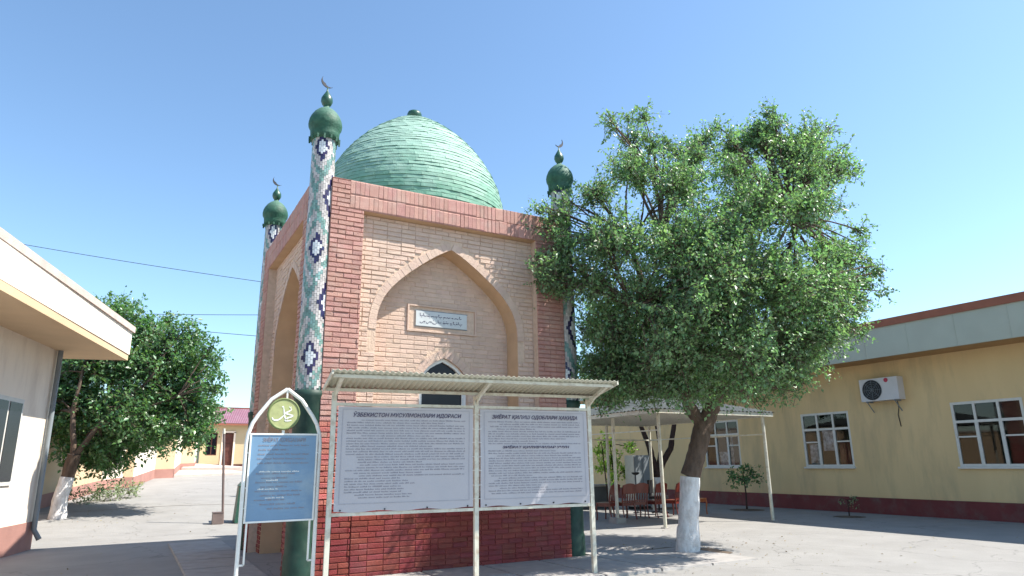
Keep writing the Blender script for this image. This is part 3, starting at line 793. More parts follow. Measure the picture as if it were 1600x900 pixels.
banner(0.0, 1.875, 'left white vinyl banner with heading and dense lines of small text', 2, 'ЎЗБЕКИСТОН МУСУЛМОНЛАРИ ИДОРАСИ', None)
banner(1.985, 3.71, 'right white vinyl banner with a second heading halfway down', 5, 'ЗИЁРАТ ҚИЛИШ ОДОБЛАРИ ҲАҚИДА', 'ЗИЁРАТ ҚИЛУВЧИЛАР УЧУН')

# ================================================================== ARCHED SIGN
sg = empty('arched_sign', 'white tubular pointed arch holding blue text board and round green emblem', 'sign', (1.712, 8.95, -0.08))
hw = 0.43; sg.scale = (1.05, 1.0, 1.05)
path = [(-hw, 0, -.1), (-hw, 0, 1.0), (-hw-.005, 0, 1.85), (-hw+.01, 0, 1.98), (-hw+.05, 0, 2.10), (-hw+.11, 0, 2.20), (-.18, 0, 2.39), (0, 0, 2.52)]
b = MB(); b.tube(path, 0.024, WHITE, 10); b.tube([(-x, y, z) for x, y, z in path], 0.024, WHITE, 10); b.build('arch_frame', sg)
b = MB(); b.box((-.385, -.02, .97), (.385, .0, 1.965), BLUEP); bd = b.build('board', sg)
b = MB()
for q in ((-.40, -.38, .955, 1.98), (.38, .40, .955, 1.98)): b.box((q[0], -.03, q[2]), (q[1], .012, q[3]), WHITE)
for q in ((.955, .975), (1.96, 1.98)): b.box((-.38, -.03, q[0]), (.38, .012, q[1]), WHITE)
b.build('board_border', bd)
rr = random.Random(4); b = MB()
zs = [(1.83-k*0.052, 0.02*rr.random(), rr.choice((1, .95, .97, .6))) for k in range(5)]+[(1.50-k*.05, rr.choice((0, .1, .25)), rr.uniform(.5, 1)) for k in range(9)]
print_lines(b, -.30, .30, zs, -.0235, rr, INKG, 0.017)
zs = [(1.525-k*.10, rr.choice((0.05, .2)), rr.uniform(.4, .9)) for k in range(4)]
print_lines(b, -.30, .30, zs, -.0235, rr, WINK, 0.014); b.build('board_text', bd)['kind'] = 'stuff'
text_obj('ЗИЁРАТ ҚОИДАЛАРИ', 0.062, INKG, 'board_heading', bd, (0, -.024, 1.882), (math.pi/2, 0, 0), offset=0.001, width=0.50)
for x in (-.36, .36):
    b = MB(); b.bar((x, 0, .97), (x, 0, .70), .02, .02, WHITE) if False else b.box((x-.01, -.01, .5), (x+.01, .01, .955), WHITE); b.build('board_leg', sg)
b = MB()
for z in (1.75, 1.35, 1.12): b.bar((-hw, 0, z), (-.38, 0, z), .016, .016, WHITE); b.bar((hw, 0, z), (.38, 0, z), .016, .016, WHITE)
b.bar((-.36, 0, .5), (-hw, 0, .5), .02, .02, WHITE); b.bar((.36, 0, .5), (hw, 0, .5), .02, .02, WHITE)
b.bar((-.02, 0, 1.97), (-.02, 0, 2.06), .03, .02, WHITE); b.bar((0.0, 0, 2.40), (0.0, 0, 2.50), .02, .02, WHITE); b.build('bracket', sg)
dc = (-.03, 2.215); b = MB(); n = 40; vs = []
for yy in (-.035, -.005):
    for k in range(n): vs.append((dc[0]+.19*math.cos(2*math.pi*k/n), yy, dc[1]+.19*math.sin(2*math.pi*k/n)))
b.add(vs, [tuple(range(n)), tuple(range(2*n-1, n-1, -1))]+[(k, n+k, n+(k+1) % n, (k+1) % n) for k in range(n)], DISC)
ds_ = b.build('emblem_disc', sg)
b = MB(); vs = []
for yy, rr_ in ((-.041, .170), (-.041, .192), (-.003, .196), (-.003, .168)):
    for k in range(n): vs.append((dc[0]+rr_*math.cos(2*math.pi*k/n), yy, dc[1]+rr_*math.sin(2*math.pi*k/n)))
b.add(vs, [(i*n+k, i*n+(k+1) % n, ((i+1) % 4)*n+(k+1) % n, ((i+1) % 4)*n+k) for i in range(4) for k in range(n)], DRIM, True); b.build('disc_rim', ds_)
# calligraphy, drawn in 100 units over the disc (from the photo, x right, y up)
b = MB(); Fd = Face((sg.location.x, sg.location.y, 0), (1,0,0), (0,-1,0))
def cal(pts, w0, w1):
    n = 10*(len(pts)-1); P_ = [Vector(p) for p in pts]; out = []
    for i in range(n+1):
        t = i/n*(len(P_)-1); k = min(int(t), len(P_)-2); f = t-k
        a_ = P_[max(k-1, 0)]; b_ = P_[k]; c_ = P_[k+1]; d_ = P_[min(k+2, len(P_)-1)]
        out.append(0.5*((2*b_)+(c_-a_)*f+(2*a_-5*b_+4*c_-d_)*f*f+(3*b_-a_-3*c_+d_)*f**3))
    vs = []; 
    for i, p in enumerate(out):
        tg = (out[min(i+1, n)]-out[max(i-1, 0)]).normalized(); nn = Vector((-tg.y, tg.x)); w_ = (w0+(w1-w0)*i/n)*(0.35+0.65*math.sin(math.pi*min(1, max(0.0, 0.08+0.84*i/n))))
        for s_ in (1, -1):
            q = p+nn*s_*w_/2; vs.append((dc[0]+q.x*.0022, -.0405 if False else -.039, dc[1]+q.y*.0022))
    b.add(vs, [(2*i, 2*i+1, 2*i+3, 2*i+2) for i in range(n)], WINK)
cal([(52, -8), (30, -4), (6, 4), (22, 12), (38, 24), (30, 34)], 9, 6)
cal([(52, -8), (40, -16), (22, -22), (8, -36), (26, -38), (42, -34)], 8, 8)
cal([(-6, 44), (-2, 20), (2, -4), (8, -24), (18, -36)], 5, 9)
cal([(2, -6), (-12, -20), (-26, -32), (-44, -36), (-58, -30), (-62, -20)], 7, 9)
cal([(26, 40), (32, 34), (36, 40)], 5, 5)
cal([(-14, 36), (-8, 40)], 5, 5)
b.build('calligraphy', ds_)

# ================================================================== MISC OBJECTS LEFT
pl_ = empty('steel_pole', 'thin brown steel pole standing by the road, bolted in a small box', 'pole', (2.47, 20.8, gz(2.47, 20.8)))
b = MB(); b.tube([(0, 0, 0), (-0.17, 0, 2.45)], 0.034, POSTB, 10); b.tube([(-0.17, 0, 2.45), (-0.18, 0, 2.6)], [.04, .03], CREAM, 10); b.build('shaft', pl_)
b = MB(); b.box((-.28, -.12, 0), (-.02, .12, .30), POSTB); b.box((-.29, -.13, .30), (-.01, .13, .32), POSTB); b.build('foot_box', pl_)
bn = empty('litter_bin', 'dark green metal bin with sloped lid standing behind the arched sign', 'bin', (3.02, 20.9, gz(3, 20.9)))
b = MB(); vs = [(-.26,-.25,0),(.26,-.25,0),(.26,.25,0),(-.26,.25,0),(-.20,-.2,1.0),(.2,-.2,1.0),(.2,.2,1.0),(-.20,.2,1.0)]
b.add(vs, [(3,2,1,0),(4,5,6,7),(0,1,5,4),(1,2,6,5),(2,3,7,6),(3,0,4,7)], DGREEN); b.build('body', bn)
b = MB(); b.add([(-.22,-.22,1.0),(.22,-.22,1.0),(.22,.22,1.0),(-.22,.22,1.0),(-.12,-.1,1.12),(.12,-.1,1.12),(.12,.1,1.12),(-.12,.1,1.12)], [(4,5,6,7),(0,1,5,4),(1,2,6,5),(2,3,7,6),(3,0,4,7)], DGREEN); b.build('lid', bn)
# low green electrical cabinet further right behind the sign
cb_ = empty('utility_cabinet', 'low dark green cabinet half hidden behind the blue sign board', 'cabinet', (3.75, 20.6, gz(3.75, 20.6)))
b = MB(); b.box((-.32, -.2, 0.1), (.32, .2, .98), DGREEN); b.box((-.36, -.24, .98), (.36, .24, 1.02), DGREEN); b.box((-.3, -.18, 0), (.3, .18, .1), CONC); b.build('body', cb_)
b = MB(); b.box((-.005, -.21, .15), (.005, -.2, .93), BLACK); b.box((-.29, -.212, .15), (-.02, -.2, .93), DGREEN); b.box((.02, -.212, .15), (.29, -.2, .93), DGREEN); b.build('door', cb_)

# cables
for k, (p, q, nm, lab) in enumerate((((-12, 33, 11.4), (8.6, 24.2, 7.9), 0, 'uppermost overhead cable crossing the sky left of the mausoleum'), ((-12, 34.4, 7.9), (8.6, 25.0, 7.5), 0, 'middle overhead cable left of the mausoleum'), ((-12, 33, 8.3), (8.6, 25.0, 6.2), 0, 'lowest overhead cable left of the mausoleum'))):
    b = MB(); P = Vector(p); Q = Vector(q)
    b.tube([P.lerp(Q, t)+Vector((0, 0, -0.5*4*t*(1-t)*0.5)) for t in np.linspace(0, 1, 25)], 0.011, WIRE, 5)
    tag(b.build('overhead_cable'), lab, 'cable', 'overhead cables')
pt = empty('utility_pole', 'tall concrete utility pole behind the mausoleum carrying the cables', 'pole', (8.6, 24.6, gz(8.6, 24.6)))
b = MB(); b.tube([(0, 0, 0), (0, 0, 8.0)], [.16, .10], CONC, 10); b.build('shaft', pt)
b = MB(); b.box((-.05, -.7, 7.55), (.05, .7, 7.65), GREYM); b.build('crossarm', pt)

# far yellow house
hs = empty('yellow_house', 'small pale yellow house with pink metal roof at the end of the road', 'house', (5.5, 43.94, 1.62))
H = MB(); T = lambda x, y, z: (x, y, z)
# wall with door and window openings (local coordinates; x from -1.85)
def wall_open(mb, x0, x1, z0, z1, y, holes, m, depth=0.2):
    xs = sorted({x0, x1, *[h[0] for h in holes], *[h[1] for h in holes]}); zs = sorted({z0, z1, *[h[2] for h in holes], *[h[3] for h in holes]})
    for a, c in zip(xs, xs[1:]):
        for d, e in zip(zs, zs[1:]):
            mx, mz = (a+c)/2, (d+e)/2
            if any(h[0] < mx < h[1] and h[2] < mz < h[3] for h in holes): continue
            mb.add([(a,y,d),(c,y,d),(c,y,e),(a,y,e)], [(0,1,2,3)], m)
    for h in holes:
        a, c, d, e = h
        mb.add([(a,y,d),(c,y,d),(c,y,e),(a,y,e),(a,y+depth,d),(c,y+depth,d),(c,y+depth,e),(a,y+depth,e)], [(0,1,5,4),(1,2,6,5),(2,3,7,6),(3,0,4,7)], m)
holes = [(-.68, -.05, 0.0, 1.97), (-1.6, -.98, .62, 1.97), (1.7, 2.7, .62, 1.97)]
wall_open(H, -1.9, 7, 0, 2.5, 0, holes, FARW); H.add([(-1.9,0,0),(-1.9,5,0),(-1.9,5,2.5),(-1.9,0,2.5)], [(0,1,2,3)], FARW); H.add([(7,0,0),(7,5,0),(7,5,2.5),(7,0,2.5),(-1.9,5,0),(-1.9,5,2.5)], [(0,1,2,3),(1,4,5,2)], FARW)
H.build('wall', hs)
b = MB(); b.box((-1.95, -.03, -.3), (-.72, .0, .10), BROWN); b.box((0, -.03, -.3), (7, .0, .10), BROWN); b.build('plinth', hs)
b = MB(); b.box((-.64, .10, .02), (-.09, .14, 1.93), BROWN)
for z in (.25, .9, 1.5): b.box((-.55, .08, z), (-.18, .10, z+.4), BROWN)
dr_ = b.build('door', hs); b = MB()
for q in ((-.75, -.65), (-.08, .02)): b.box((q[0], -.04, 0), (q[1], .05, 2.0), PALEW)
b.box((-.75, -.04, 1.95), (.02, .05, 2.05), PALEW); b.build('door_frame', dr_)
for x0, x1 in ((-1.6, -.98), (1.7, 2.7)):
    b = MB(); b.box((x0, .06, .62), (x1, .10, .68), BROWN); b.box((x0, .06, 1.9), (x1, .10, 1.97), BROWN)
    for x in (x0, (x0+x1)/2-.02, x1-.05): b.box((x, .06, .68), (x+.05, .10, 1.9), BROWN)
    wn = b.build('window', hs); b = MB(); b.add([(x0,.12,.6),(x1,.12,.6),(x1,.12,1.97),(x0,.12,1.97)], [(0,1,2,3)], GLASSD); b.build('pane', wn)
b = MB(); nr = 90; vs = []
for i in range(nr*2+1):
    x = -2.3+9.6*i/(nr*2); dz = 0.03 if i % 2 else 0
    vs += [(x, -.45, 2.48+dz), (x, 2.6, 3.62+dz), (x, 5.4, 2.5+dz)]
b.add(vs, [f for i in range(nr*2) for f in ((3*i, 3*i+3, 3*i+4, 3*i+1), (3*i+1, 3*i+4, 3*i+5, 3*i+2))], HROOF)
b.box((-2.3, -.44, 2.38), (7.3, -.40, 2.49), RTRIM); b.box((-2.3, 2.5, 3.62), (7.3, 2.7, 3.68), RTRIM)
b.add([(-1.9,0,2.5),(-1.9,5.2,2.5),(-1.9,2.6,3.58)], [(0,1,2)], FARW); b.add([(7,0,2.5),(7,5.2,2.5),(7,2.6,3.58)], [(0,1,2)], FARW)
b.build('roof', hs)
for k, (x0, x1, h_) in enumerate(((-1.0, .3, -.06), (-1.2, .5, -.20))):
    b = MB(); b.box((x0, -.35*(k+1), -.6), (x1, -.35*k, h_+.04), CONC if k else KERB); b.build('step', hs)

# stepped compound wall on the left
cw = empty('compound_wall', 'stepped peach and white boundary wall with salmon base along the left of the road', 'wall', (0, 34, 0))
CO = Vector(cw.location)
PW = [(-5.2, 20.0), (-4.6, 20.2), (-2.9, 25.6), (-2.3, 25.8), (-.85, 31.0), (-.15, 32.2), (.22, 32.25), (1.12, 36.6), (1.95, 36.8), (2.45, 40.9), (3.15, 41.15), (3.45, 43.9)]
for i, ((x0, y0), (x1, y1)) in enumerate(zip(PW, PW[1:])):
    t = Vector((x1-x0, y1-y0, 0)).normalized(); nn = Vector((t.y, -t.x, 0)); zz = max(gz(x0, y0), gz(x1, y1)); zl = min(gz(x0, y0), gz(x1, y1))
    m = PIERP if i % 2 else PALEW
    if i in (4,): m = PALEW
    e = nn*0.02; top = 3.0+zl
    b = MB()
    A_ = Vector((x0, y0, 0)); B_ = Vector((x1, y1, 0)); bk_ = -nn*0.25
    vs = [A_+Vector((0,0,zl-.5)), B_+Vector((0,0,zl-.5)), B_+bk_+Vector((0,0,zl-.5)), A_+bk_+Vector((0,0,zl-.5))]; vs += [v+Vector((0,0,top-zl+.5)) for v in vs]
    b.add([v-CO for v in vs], [(4,5,6,7),(0,1,5,4),(1,2,6,5),(2,3,7,6),(3,0,4,7)], m); seg = b.build('wall_panel', cw)
    b = MB(); n_ = 6
    for k in range(n_):
        P0 = A_.lerp(B_, k/n_); P1 = A_.lerp(B_, (k+1)/n_); g0 = gz(P0.x, P0.y); g1 = gz(P1.x, P1.y)
        q = [P0+e+Vector((0,0,g0-.3)), P1+e+Vector((0,0,g1-.3)), P1+e+Vector((0,0,g1+.42)), P0+e+Vector((0,0,g0+.42)), P1+Vector((0,0,g1+.42)), P0+Vector((0,0,g0+.42))]
        b.add([v-CO for v in q], [(0,1,2,3),(3,2,4,5)], SALM)
    b.build('wall_base', seg)
    b = MB(); b.bar(A_-nn*.12+Vector((0,0,top+.04))-CO, B_-nn*.12+Vector((0,0,top+.04))-CO, .34, .08, KERB); b.build('coping', seg)

# white building edge with a heavy cornice at far left
lb = empty('white_building', 'white building with projecting cornice at the left edge behind the tree', 'building', (-2.2, 14, 0))
LO = Vector(lb.location)
d_ = Vector((-.36, -1.5, 0)).normalized(); n_ = Vector((-d_.y, d_.x, 0))   # towards the road is -n_ side
c0 = Vector((-.26, 18.1, 0)); far = c0+d_*9
def prism(mb, a, bq, ww, z0, z1, m, O):
    s_ = (bq-a).normalized(); q = Vector((s_.y, -s_.x, 0))*ww   # to the left of travel a->b
    vs = [a+Vector((0,0,z0)), bq+Vector((0,0,z0)), bq+q+Vector((0,0,z0)), a+q+Vector((0,0,z0))]; vs += [v+Vector((0,0,z1-z0)) for v in vs]
    mb.add([v-O for v in vs], [(3,2,1,0),(4,5,6,7),(0,1,5,4),(1,2,6,5),(2,3,7,6),(3,0,4,7)], m)
b = MB(); prism(b, c0, far, 6.0, 4.22, 4.76, PALEW, LO); b.build('parapet', lb)
side = Vector((d_.y, -d_.x, 0))
b = MB(); prism(b, c0-side*.05-d_*.05, far, 6.1, 4.76, 4.90, KERB, LO); b.build('cornice', lb)
b = MB(); prism(b, c0+side*.02+d_*.02, far, 5.9, 4.08, 4.215, PIERP, LO); b.build('soffit_band', lb)
b = MB(); prism(b, c0+side*1.1+d_*1.1, far-side*0.0+side*1.1, 4.8, -.1, 4.08, PALEW, LO); b.build('wall', lb)
b = MB(); prism(b, c0+side*1.08+d_*1.08, far+side*1.08, 4.8, -.1, .55, SALM, LO); b.build('wall_base', lb)
b = MB(); p_ = c0+side*1.02+d_*1.25; b.tube([p_+Vector((0,0,4.1))-LO, p_+Vector((0,0,.4))-LO, p_-side*.12+Vector((0,0,.2))-LO], .05, GREYM, 8); b.build('drainpipe', lb)
b = MB()
for k in range(1, 7):
    q = c0-side*.004+d_*(1.3*k); prism(b, q, q+d_*.015, .01, 4.23, 4.75, KERB, LO)
b.build('parapet_joint', lb)['kind'] = 'stuff'
for k in range(2):
    cc_ = c0+side*1.07+d_*(3.2+2.9*k)
    b = MB(); prism(b, cc_-d_*.65, cc_+d_*.65, .1, 1.3, 2.9, WFRAME, LO); wn = b.build('window', lb)
    b = MB(); prism(b, cc_-d_*.57-side*.012, cc_-d_*.04-side*.012, .05, 1.38, 2.82, GLASSD, LO); prism(b, cc_+d_*.04-side*.012, cc_+d_*.57-side*.012, .05, 1.38, 2.82, GLASSD, LO); b.build('pane', wn)

# ================================================================== RIGHT BUILDING
rb = empty('yellow_building', 'long ochre yellow building with burgundy plinth, grey eave and white windows', 'building', (19.6, 14, 0))
RO = Vector(rb.location)
def rbT(y, x, z): return (x-RO.x, y-RO.y, z)
WINS = [(13.18, 14.92), (17.62, 19.36), (8.4, 10.14)]
WZ0, WZ1 = 1.35, 3.06
b = MB(); hl = [(a, c, WZ0, WZ1) for a, c in WINS]
def wall_openY(mb, y0, y1, z0, z1, X, holes, m, depth):
    ys = sorted({y0, y1, *[h[0] for h in holes], *[h[1] for h in holes]}); zs = sorted({z0, z1, WZ0, WZ1})
    for a, c in zip(ys, ys[1:]):
        for d, e in zip(zs, zs[1:]):
            if any(h[0] < (a+c)/2 < h[1] and h[2] < (d+e)/2 < h[3] for h in holes): continue
            mb.add([rbT(a,X,d),rbT(c,X,d),rbT(c,X,e),rbT(a,X,e)], [(0,1,2,3)], m)
    for a, c, d, e in holes:
        mb.add([rbT(a,X,d),rbT(c,X,d),rbT(c,X,e),rbT(a,X,e),rbT(a,X+depth,d),rbT(c,X+depth,d),rbT(c,X+depth,e),rbT(a,X+depth,e)], [(0,1,5,4),(1,2,6,5),(2,3,7,6),(3,0,4,7)], m)
wall_openY(b, 2, 26.8, -.1, 4.46, 19.6, hl, YWALL, .12)
b.box((19.62-RO.x, 26.8-RO.y, -.1), (27-RO.x, 26.78-RO.y, 4.4), YWALL); b.box((19.62-RO.x, 2-RO.y, -.1), (27-RO.x, 2.02-RO.y, 4.4), YWALL)
b.box((21.6-RO.x, 2.03-RO.y, -.1), (21.7-RO.x, 26.7-RO.y, 4.4), BLACK); b.box((19.8-RO.x, 2.03-RO.y, .3), (21.6-RO.x, 26.7-RO.y, .35), BLACK); b.box((26.9-RO.x, 2-RO.y, -.1), (27-RO.x, 26.8-RO.y, 4.4), YWALL)
b.build('wall', rb)
b = MB(); b.box((19.52-RO.x, 1.95-RO.y, -.1), (19.6-RO.x, 26.85-RO.y, .46), BURG); b.build('plinth', rb)
b = MB(); b.box((18.5-RO.x, 1.5-RO.y, 4.42), (27.5-RO.x, 27.4-RO.y, 4.46), SOFF); b.build('soffit', rb)
b = MB(); b.box((18.46-RO.x, 1.4-RO.y, 4.40), (18.52-RO.x, 27.5-RO.y, 5.25), FASC)
k = 1.6
while k < 27.4: b.box((18.452-RO.x, k-RO.y, 4.41), (18.46-RO.x, k+.018-RO.y, 5.24), FASC); k += 1.25
b.box((18.5-RO.x, 27.4-RO.y, 4.40), (27.5-RO.x, 27.46-RO.y, 5.25), FASC); b.box((18.5-RO.x, 1.4-RO.y, 4.40), (27.5-RO.x, 1.46-RO.y, 5.25), FASC); b.build('fascia', rb)
b = MB(); b.box((18.42-RO.x, 1.35-RO.y, 5.25), (27.6-RO.x, 27.55-RO.y, 5.46), RTRIM); b.build('roof', rb)
for wi, (a, c) in enumerate(WINS):
    b = MB(); X = 19.64
    fw_ = .07; w3 = (c-a)/3
    def B(y0, y1, z0, z1, x0=X-.03, x1=X+.03, m=WFRAME, mb=None): (mb or b).box((x0-RO.x, y0-RO.y, z0), (x1-RO.x, y1-RO.y, z1), m)
    B(a, c, WZ0, WZ0+.07); B(a, c, WZ1-.07, WZ1); B(a, a+fw_, WZ0+.07, WZ1-.07); B(c-fw_, c, WZ0+.07, WZ1-.07)
    zt_ = WZ1-.53
    B(a+fw_, c-fw_, zt_-.035, zt_+.035)
    for k in (1, 2):
        B(a+w3*k-.04, a+w3*k+.04, WZ0+.07, zt_-.035, X-.035); B(a+w3*k-.03, a+w3*k+.03, zt_+.035, WZ1-.07)
    for k in (0, 2): B(a+w3*k+.05, a+w3*(k+1)-.05, zt_-.42, zt_-.38)
    wn = b.build('window', rb)
    b = MB(); B(a-.03, c+.03, WZ0-.05, WZ0, 19.53, 19.64, WFRAME); b.build('window_sill', wn)
    for k in range(3):
        for z0, z1 in ((WZ0+.07, zt_), (zt_, WZ1-.07)):
            b = MB(); y0 = a+w3*k+.03; y1 = a+w3*(k+1)-.03
            b.add([rbT(y0, X, z1), rbT(y1, X, z1), rbT(y1, X, z0), rbT(y0, X, z0)], [(0,1,2,3)], GLASSC); b.build('pane', wn)
    # things seen behind the glass
    b = MB(); n = 40; xs = X+.10
    def cur(y0, y1, z0, z1, m, dx=0.0):
        vs = []
        for i in range(n+1):
            y = y0+(y1-y0)*i/n; xx = xs+dx+.02*math.sin(i*1.3)
            vs += [rbT(y, xx, z0), rbT(y, xx, z1)]
        b.add(vs, [(2*i, 2*i+2, 2*i+3, 2*i+1) for i in range(n)], m, True)
    b.build('reveal', wn) if False else None
    if wi == 0:
        cur(a+.08, a+w3*1-.06, WZ0+.09, zt_-.42, REDCL, -.04); cur(a+w3+.05, a+2*w3-.05, WZ0+.5, zt_-.05, CURT); cur(a+2*w3+.08, c-.1, WZ0+.1, zt_-.45, CURT, .02)
        b.build('curtain', wn)
    elif wi == 1:
        cur(a+.45, a+.70, WZ0+.05, zt_-.05, CURT); cur(a+w3+.1, a+2*w3, WZ0+.05, WZ0+.55, CURT); b.build('curtain', wn)
# window glass: clear-ish glass in front of dark room
# air conditioner
ac = empty('air_conditioner', 'white outdoor air conditioner unit on brackets high on the yellow wall', 'air conditioner', (19.3, 11.86, 3.24))
b = MB(); b.box((-.0, -.55, .02), (.30, .62, .68), ACW); b.build('casing', ac)
b = MB(); n = 32; vs = []
cyf, czf = .24, .345
for x_, r_ in ((-.012, .295), (-.012, .30)): pass
b.add([(-.004, cyf+.30*math.cos(2*math.pi*k/n), czf+.30*math.sin(2*math.pi*k/n)) for k in range(n)], [tuple(range(n))], BLACK)
fo = b.build('fan_grille', ac)
b = MB()
for r_ in (.06, .12, .18, .24, .30): b.tube([(-.012, cyf+r_*math.cos(2*math.pi*k/24), czf+r_*math.sin(2*math.pi*k/24)) for k in range(25)], .004, GREYM, 4, False)
for k in range(8): b.bar((-.012, cyf, czf), (-.012, cyf+.3*math.cos(k*math.pi/4), czf+.3*math.sin(k*math.pi/4)), .006, .006, GREYM)
b.build('grille_wire', fo)
b = MB(); b.add([(-.006, -.22+.065*math.cos(2*math.pi*k/20), .60+.065*math.sin(2*math.pi*k/20)) for k in range(20)], [tuple(range(20))], LOGO); b.build('logo', ac)
b = MB()
for y in (-.4, .45):
    b = MB(); b.bar((-.02, y, .0), (.30, y, .0), .03, .04, GREYM); b.bar((.0, y, .0), (.30, y, -.3), .02, .02, GREYM); b.build('bracket', ac)
b = MB(); b.tube([(.28, -.3, .05), (.285, -.32, -.2), (.28, -.27, -.4), (.285, -.3, -.75)], .012, WIRE, 6); b.build('hose', ac)

# ================================================================== CANOPY
cp = empty('canopy', 'open shelter with grey hipped metal roof on thin white posts beside the yellow building', 'canopy', (13.4, 15.2, 0))
KO = Vector(cp.location); X0, X1, Y0_, Y1_ = 11.2, 15.42, 12.62, 17.9; ZE = 2.83
for x, y in ((11.62, 13.0), (15.28, 12.85), (11.62, 14.85), (15.3, 17.6), (11.6, 17.6), (13.5, 17.6)):
    b = MB(); b.tube([(x-KO.x, y-KO.y, -.05), (x-KO.x, y-KO.y, ZE-.02)], .045, CREAM, 10)
    po = b.build('post', cp)
    b = MB(); s_ = .16 if abs(y-14.85) < .01 else .08
    b.box((x-KO.x-s_, y-KO.y-s_, -.05), (x-KO.x+s_, y-KO.y+s_, .14 if s_ > .1 else .02), CONC); b.build('footing', po)
b = MB(); b.box((X0-KO.x, Y0_-KO.y, ZE-.06), (X1-KO.x, Y1_-KO.y, ZE-.03), CREAM); b.build('ceiling', cp)
k = X0+.2; b = MB()
while k < X1-.1: b.box((k-KO.x, Y0_+.02-KO.y, ZE-.068), (k+.012-KO.x, Y1_-.02-KO.y, ZE-.061), GREYM); k += .32
b.build('ceiling_joint', cp)
b = MB()
for (ax, ay), (bx_, by_) in (((X0, Y0_), (X1, Y0_)), ((X0, Y1_), (X1, Y1_)), ((X0, Y0_), (X0, Y1_)), ((X1, Y0_), (X1, Y1_))):
    b.bar((ax-KO.x, ay-KO.y, ZE-.03), (bx_-KO.x, by_-KO.y, ZE-.03), .05, .10, CREAM)
b.build('eave_board', cp)
b = MB()
b.bar((15.28-KO.x, 12.85-KO.y, 2.28), (15.3-KO.x, 17.6-KO.y, 2.28), .04, .04, CREAM); b.bar((11.6-KO.x, 17.6-KO.y, 2.28), (15.3-KO.x, 17.6-KO.y, 2.28), .04, .04, CREAM); b.bar((11.62-KO.x, 13.0-KO.y, 2.36), (11.6-KO.x, 17.6-KO.y, 2.36), .03, .03, CREAM)
b.build('tie_rail', cp)
xm, ym0, ym1, zr = (X0+X1)/2, Y0_+1.9, Y1_-1.9, ZE+.62
def roofslope(name, A_, B_, C_, D_, nribs):
    """corrugated slope: eave A->B, ridge D->C"""
    b = MB(); A_, B_, C_, D_ = map(Vector, (A_, B_, C_, D_)); vs = []; nn = ((B_-A_).cross(D_-A_)).normalized(); N_ = nribs*4; L_ = (B_-A_).length; ed = (B_-A_).normalized()
    for i in range(N_+1):
        p = A_.lerp(B_, i/N_); s_ = i/N_
        # ridge-ward line perpendicular to the eave, clipped on hips
        a = (D_-A_).dot(ed); c_ = (C_-A_).dot(ed); x = s_*L_; h = (D_-A_)-ed*a
        f = min(1, x/a if a > 1e-3 else 1, (L_-x)/(L_-c_) if L_-c_ > 1e-3 else 1)
        w_ = nn*(.014*math.sin(i*math.pi/2))
        vs += [p+w_-KO, p+h*f+w_-KO]
    b.add(vs, [(2*i, 2*i+2, 2*i+3, 2*i+1) for i in range(N_)], GREYTIN, True); return b.build(name, cp)
ez = ZE+.03; e_ = .06
c1 = (X0-e_, Y0_-e_, ez); c2 = (X1+e_, Y0_-e_, ez); c3 = (X1+e_, Y1_+e_, ez); c4 = (X0-e_, Y1_+e_, ez); r1 = (xm, ym0, zr); r2_ = (xm, ym1, zr)
roofslope('roof_slope', c1, c2, r1, r1, 30); roofslope('roof_slope', c2, c3, r2_, r1, 36); roofslope('roof_slope', c3, c4, r2_, r2_, 30); roofslope('roof_slope', c4, c1, r1, r2_, 36)

# ================================================================== CHAIRS
def make_chair(m):
    root = bpy.data.objects.new('wooden_chair', None); col.objects.link(root)
    b = MB(); vs = [(-.22,-.20,.43),(.22,-.20,.43),(.24,.23,.44),(-.24,.23,.44),(-.22,-.20,.465),(.22,-.20,.465),(.24,.23,.475),(-.24,.23,.475)]
    b.add(vs, [(3,2,1,0),(4,5,6,7),(0,1,5,4),(1,2,6,5),(2,3,7,6),(3,0,4,7)], m); b.build('seat', root)
    b = MB()
    for s_ in (-1, 1): b.bar((s_*.2, -.18, .40), (s_*.215, .2, .40), .02, .06, m)
    b.bar((-.2, -.185, .40), (.2, -.185, .40), .02, .06, m); b.bar((-.215, .205, .40), (.215, .205, .40), .02, .06, m); b.build('apron', root)
    for s_ in (-1, 1):
        b = MB(); b.tube([(s_*.20, -.20, .44), (s_*.205, -.215, .25), (s_*.20, -.25, .10), (s_*.205, -.29, 0)], [.024, .02, .018, .02], m, 6); b.build('rear_leg', root)
        b = MB(); b.tube([(s_*.215, .2, .44), (s_*.235, .225, .34), (s_*.22, .205, .15), (s_*.225, .22, 0)], [.03, .03, .018, .022], m, 6); b.build('front_leg', root)
        b = MB(); b.tube([(s_*.205, -.20, .44), (s_*.21, -.215, .62), (s_*.215, -.25, .80), (s_*.21, -.29, .93)], [.024, .022, .022, .02], m, 6); b.build('back_post', root)
    b = MB(); n = 12; vs = []
    for i in range(n+1):
        x = -.225+.45*i/n; h = .05*math.cos(x/.225*math.pi/2)
        for y_, z_ in ((-.245, .70), (-.29, .94+h), (-.315, .94+h), (-.27, .70)): vs.append((x, y_-.02*math.cos(x/.225*math.pi/2), z_))
    b.add(vs, [(4*i+k, 4*i+(k+1) % 4, 4*i+4+(k+1) % 4, 4*i+4+k) for i in range(n) for k in range(4)]+[(0,1,2,3),(4*n+3,4*n+2,4*n+1,4*n)], m); b.build('top_rail', root)
    for i in range(4):
        x = -.12+.08*i; b = MB(); b.tube([(x, -.205, .46), (x*1.08, -.225, .60), (x, -.25, .71)], [.014, .022, .014], m, 5); b.build('back_slat', root)
    b = MB(); b.bar((-.2, -.215, .50), (.2, -.215, .50), .02, .035, m); b.build('lower_rail', root)
    return root
def copy_tree(o, parent=None):
    c = o.copy(); col.objects.link(c)
    if parent: c.parent = parent
    for ch in o.children: copy_tree(ch, c)
    return c
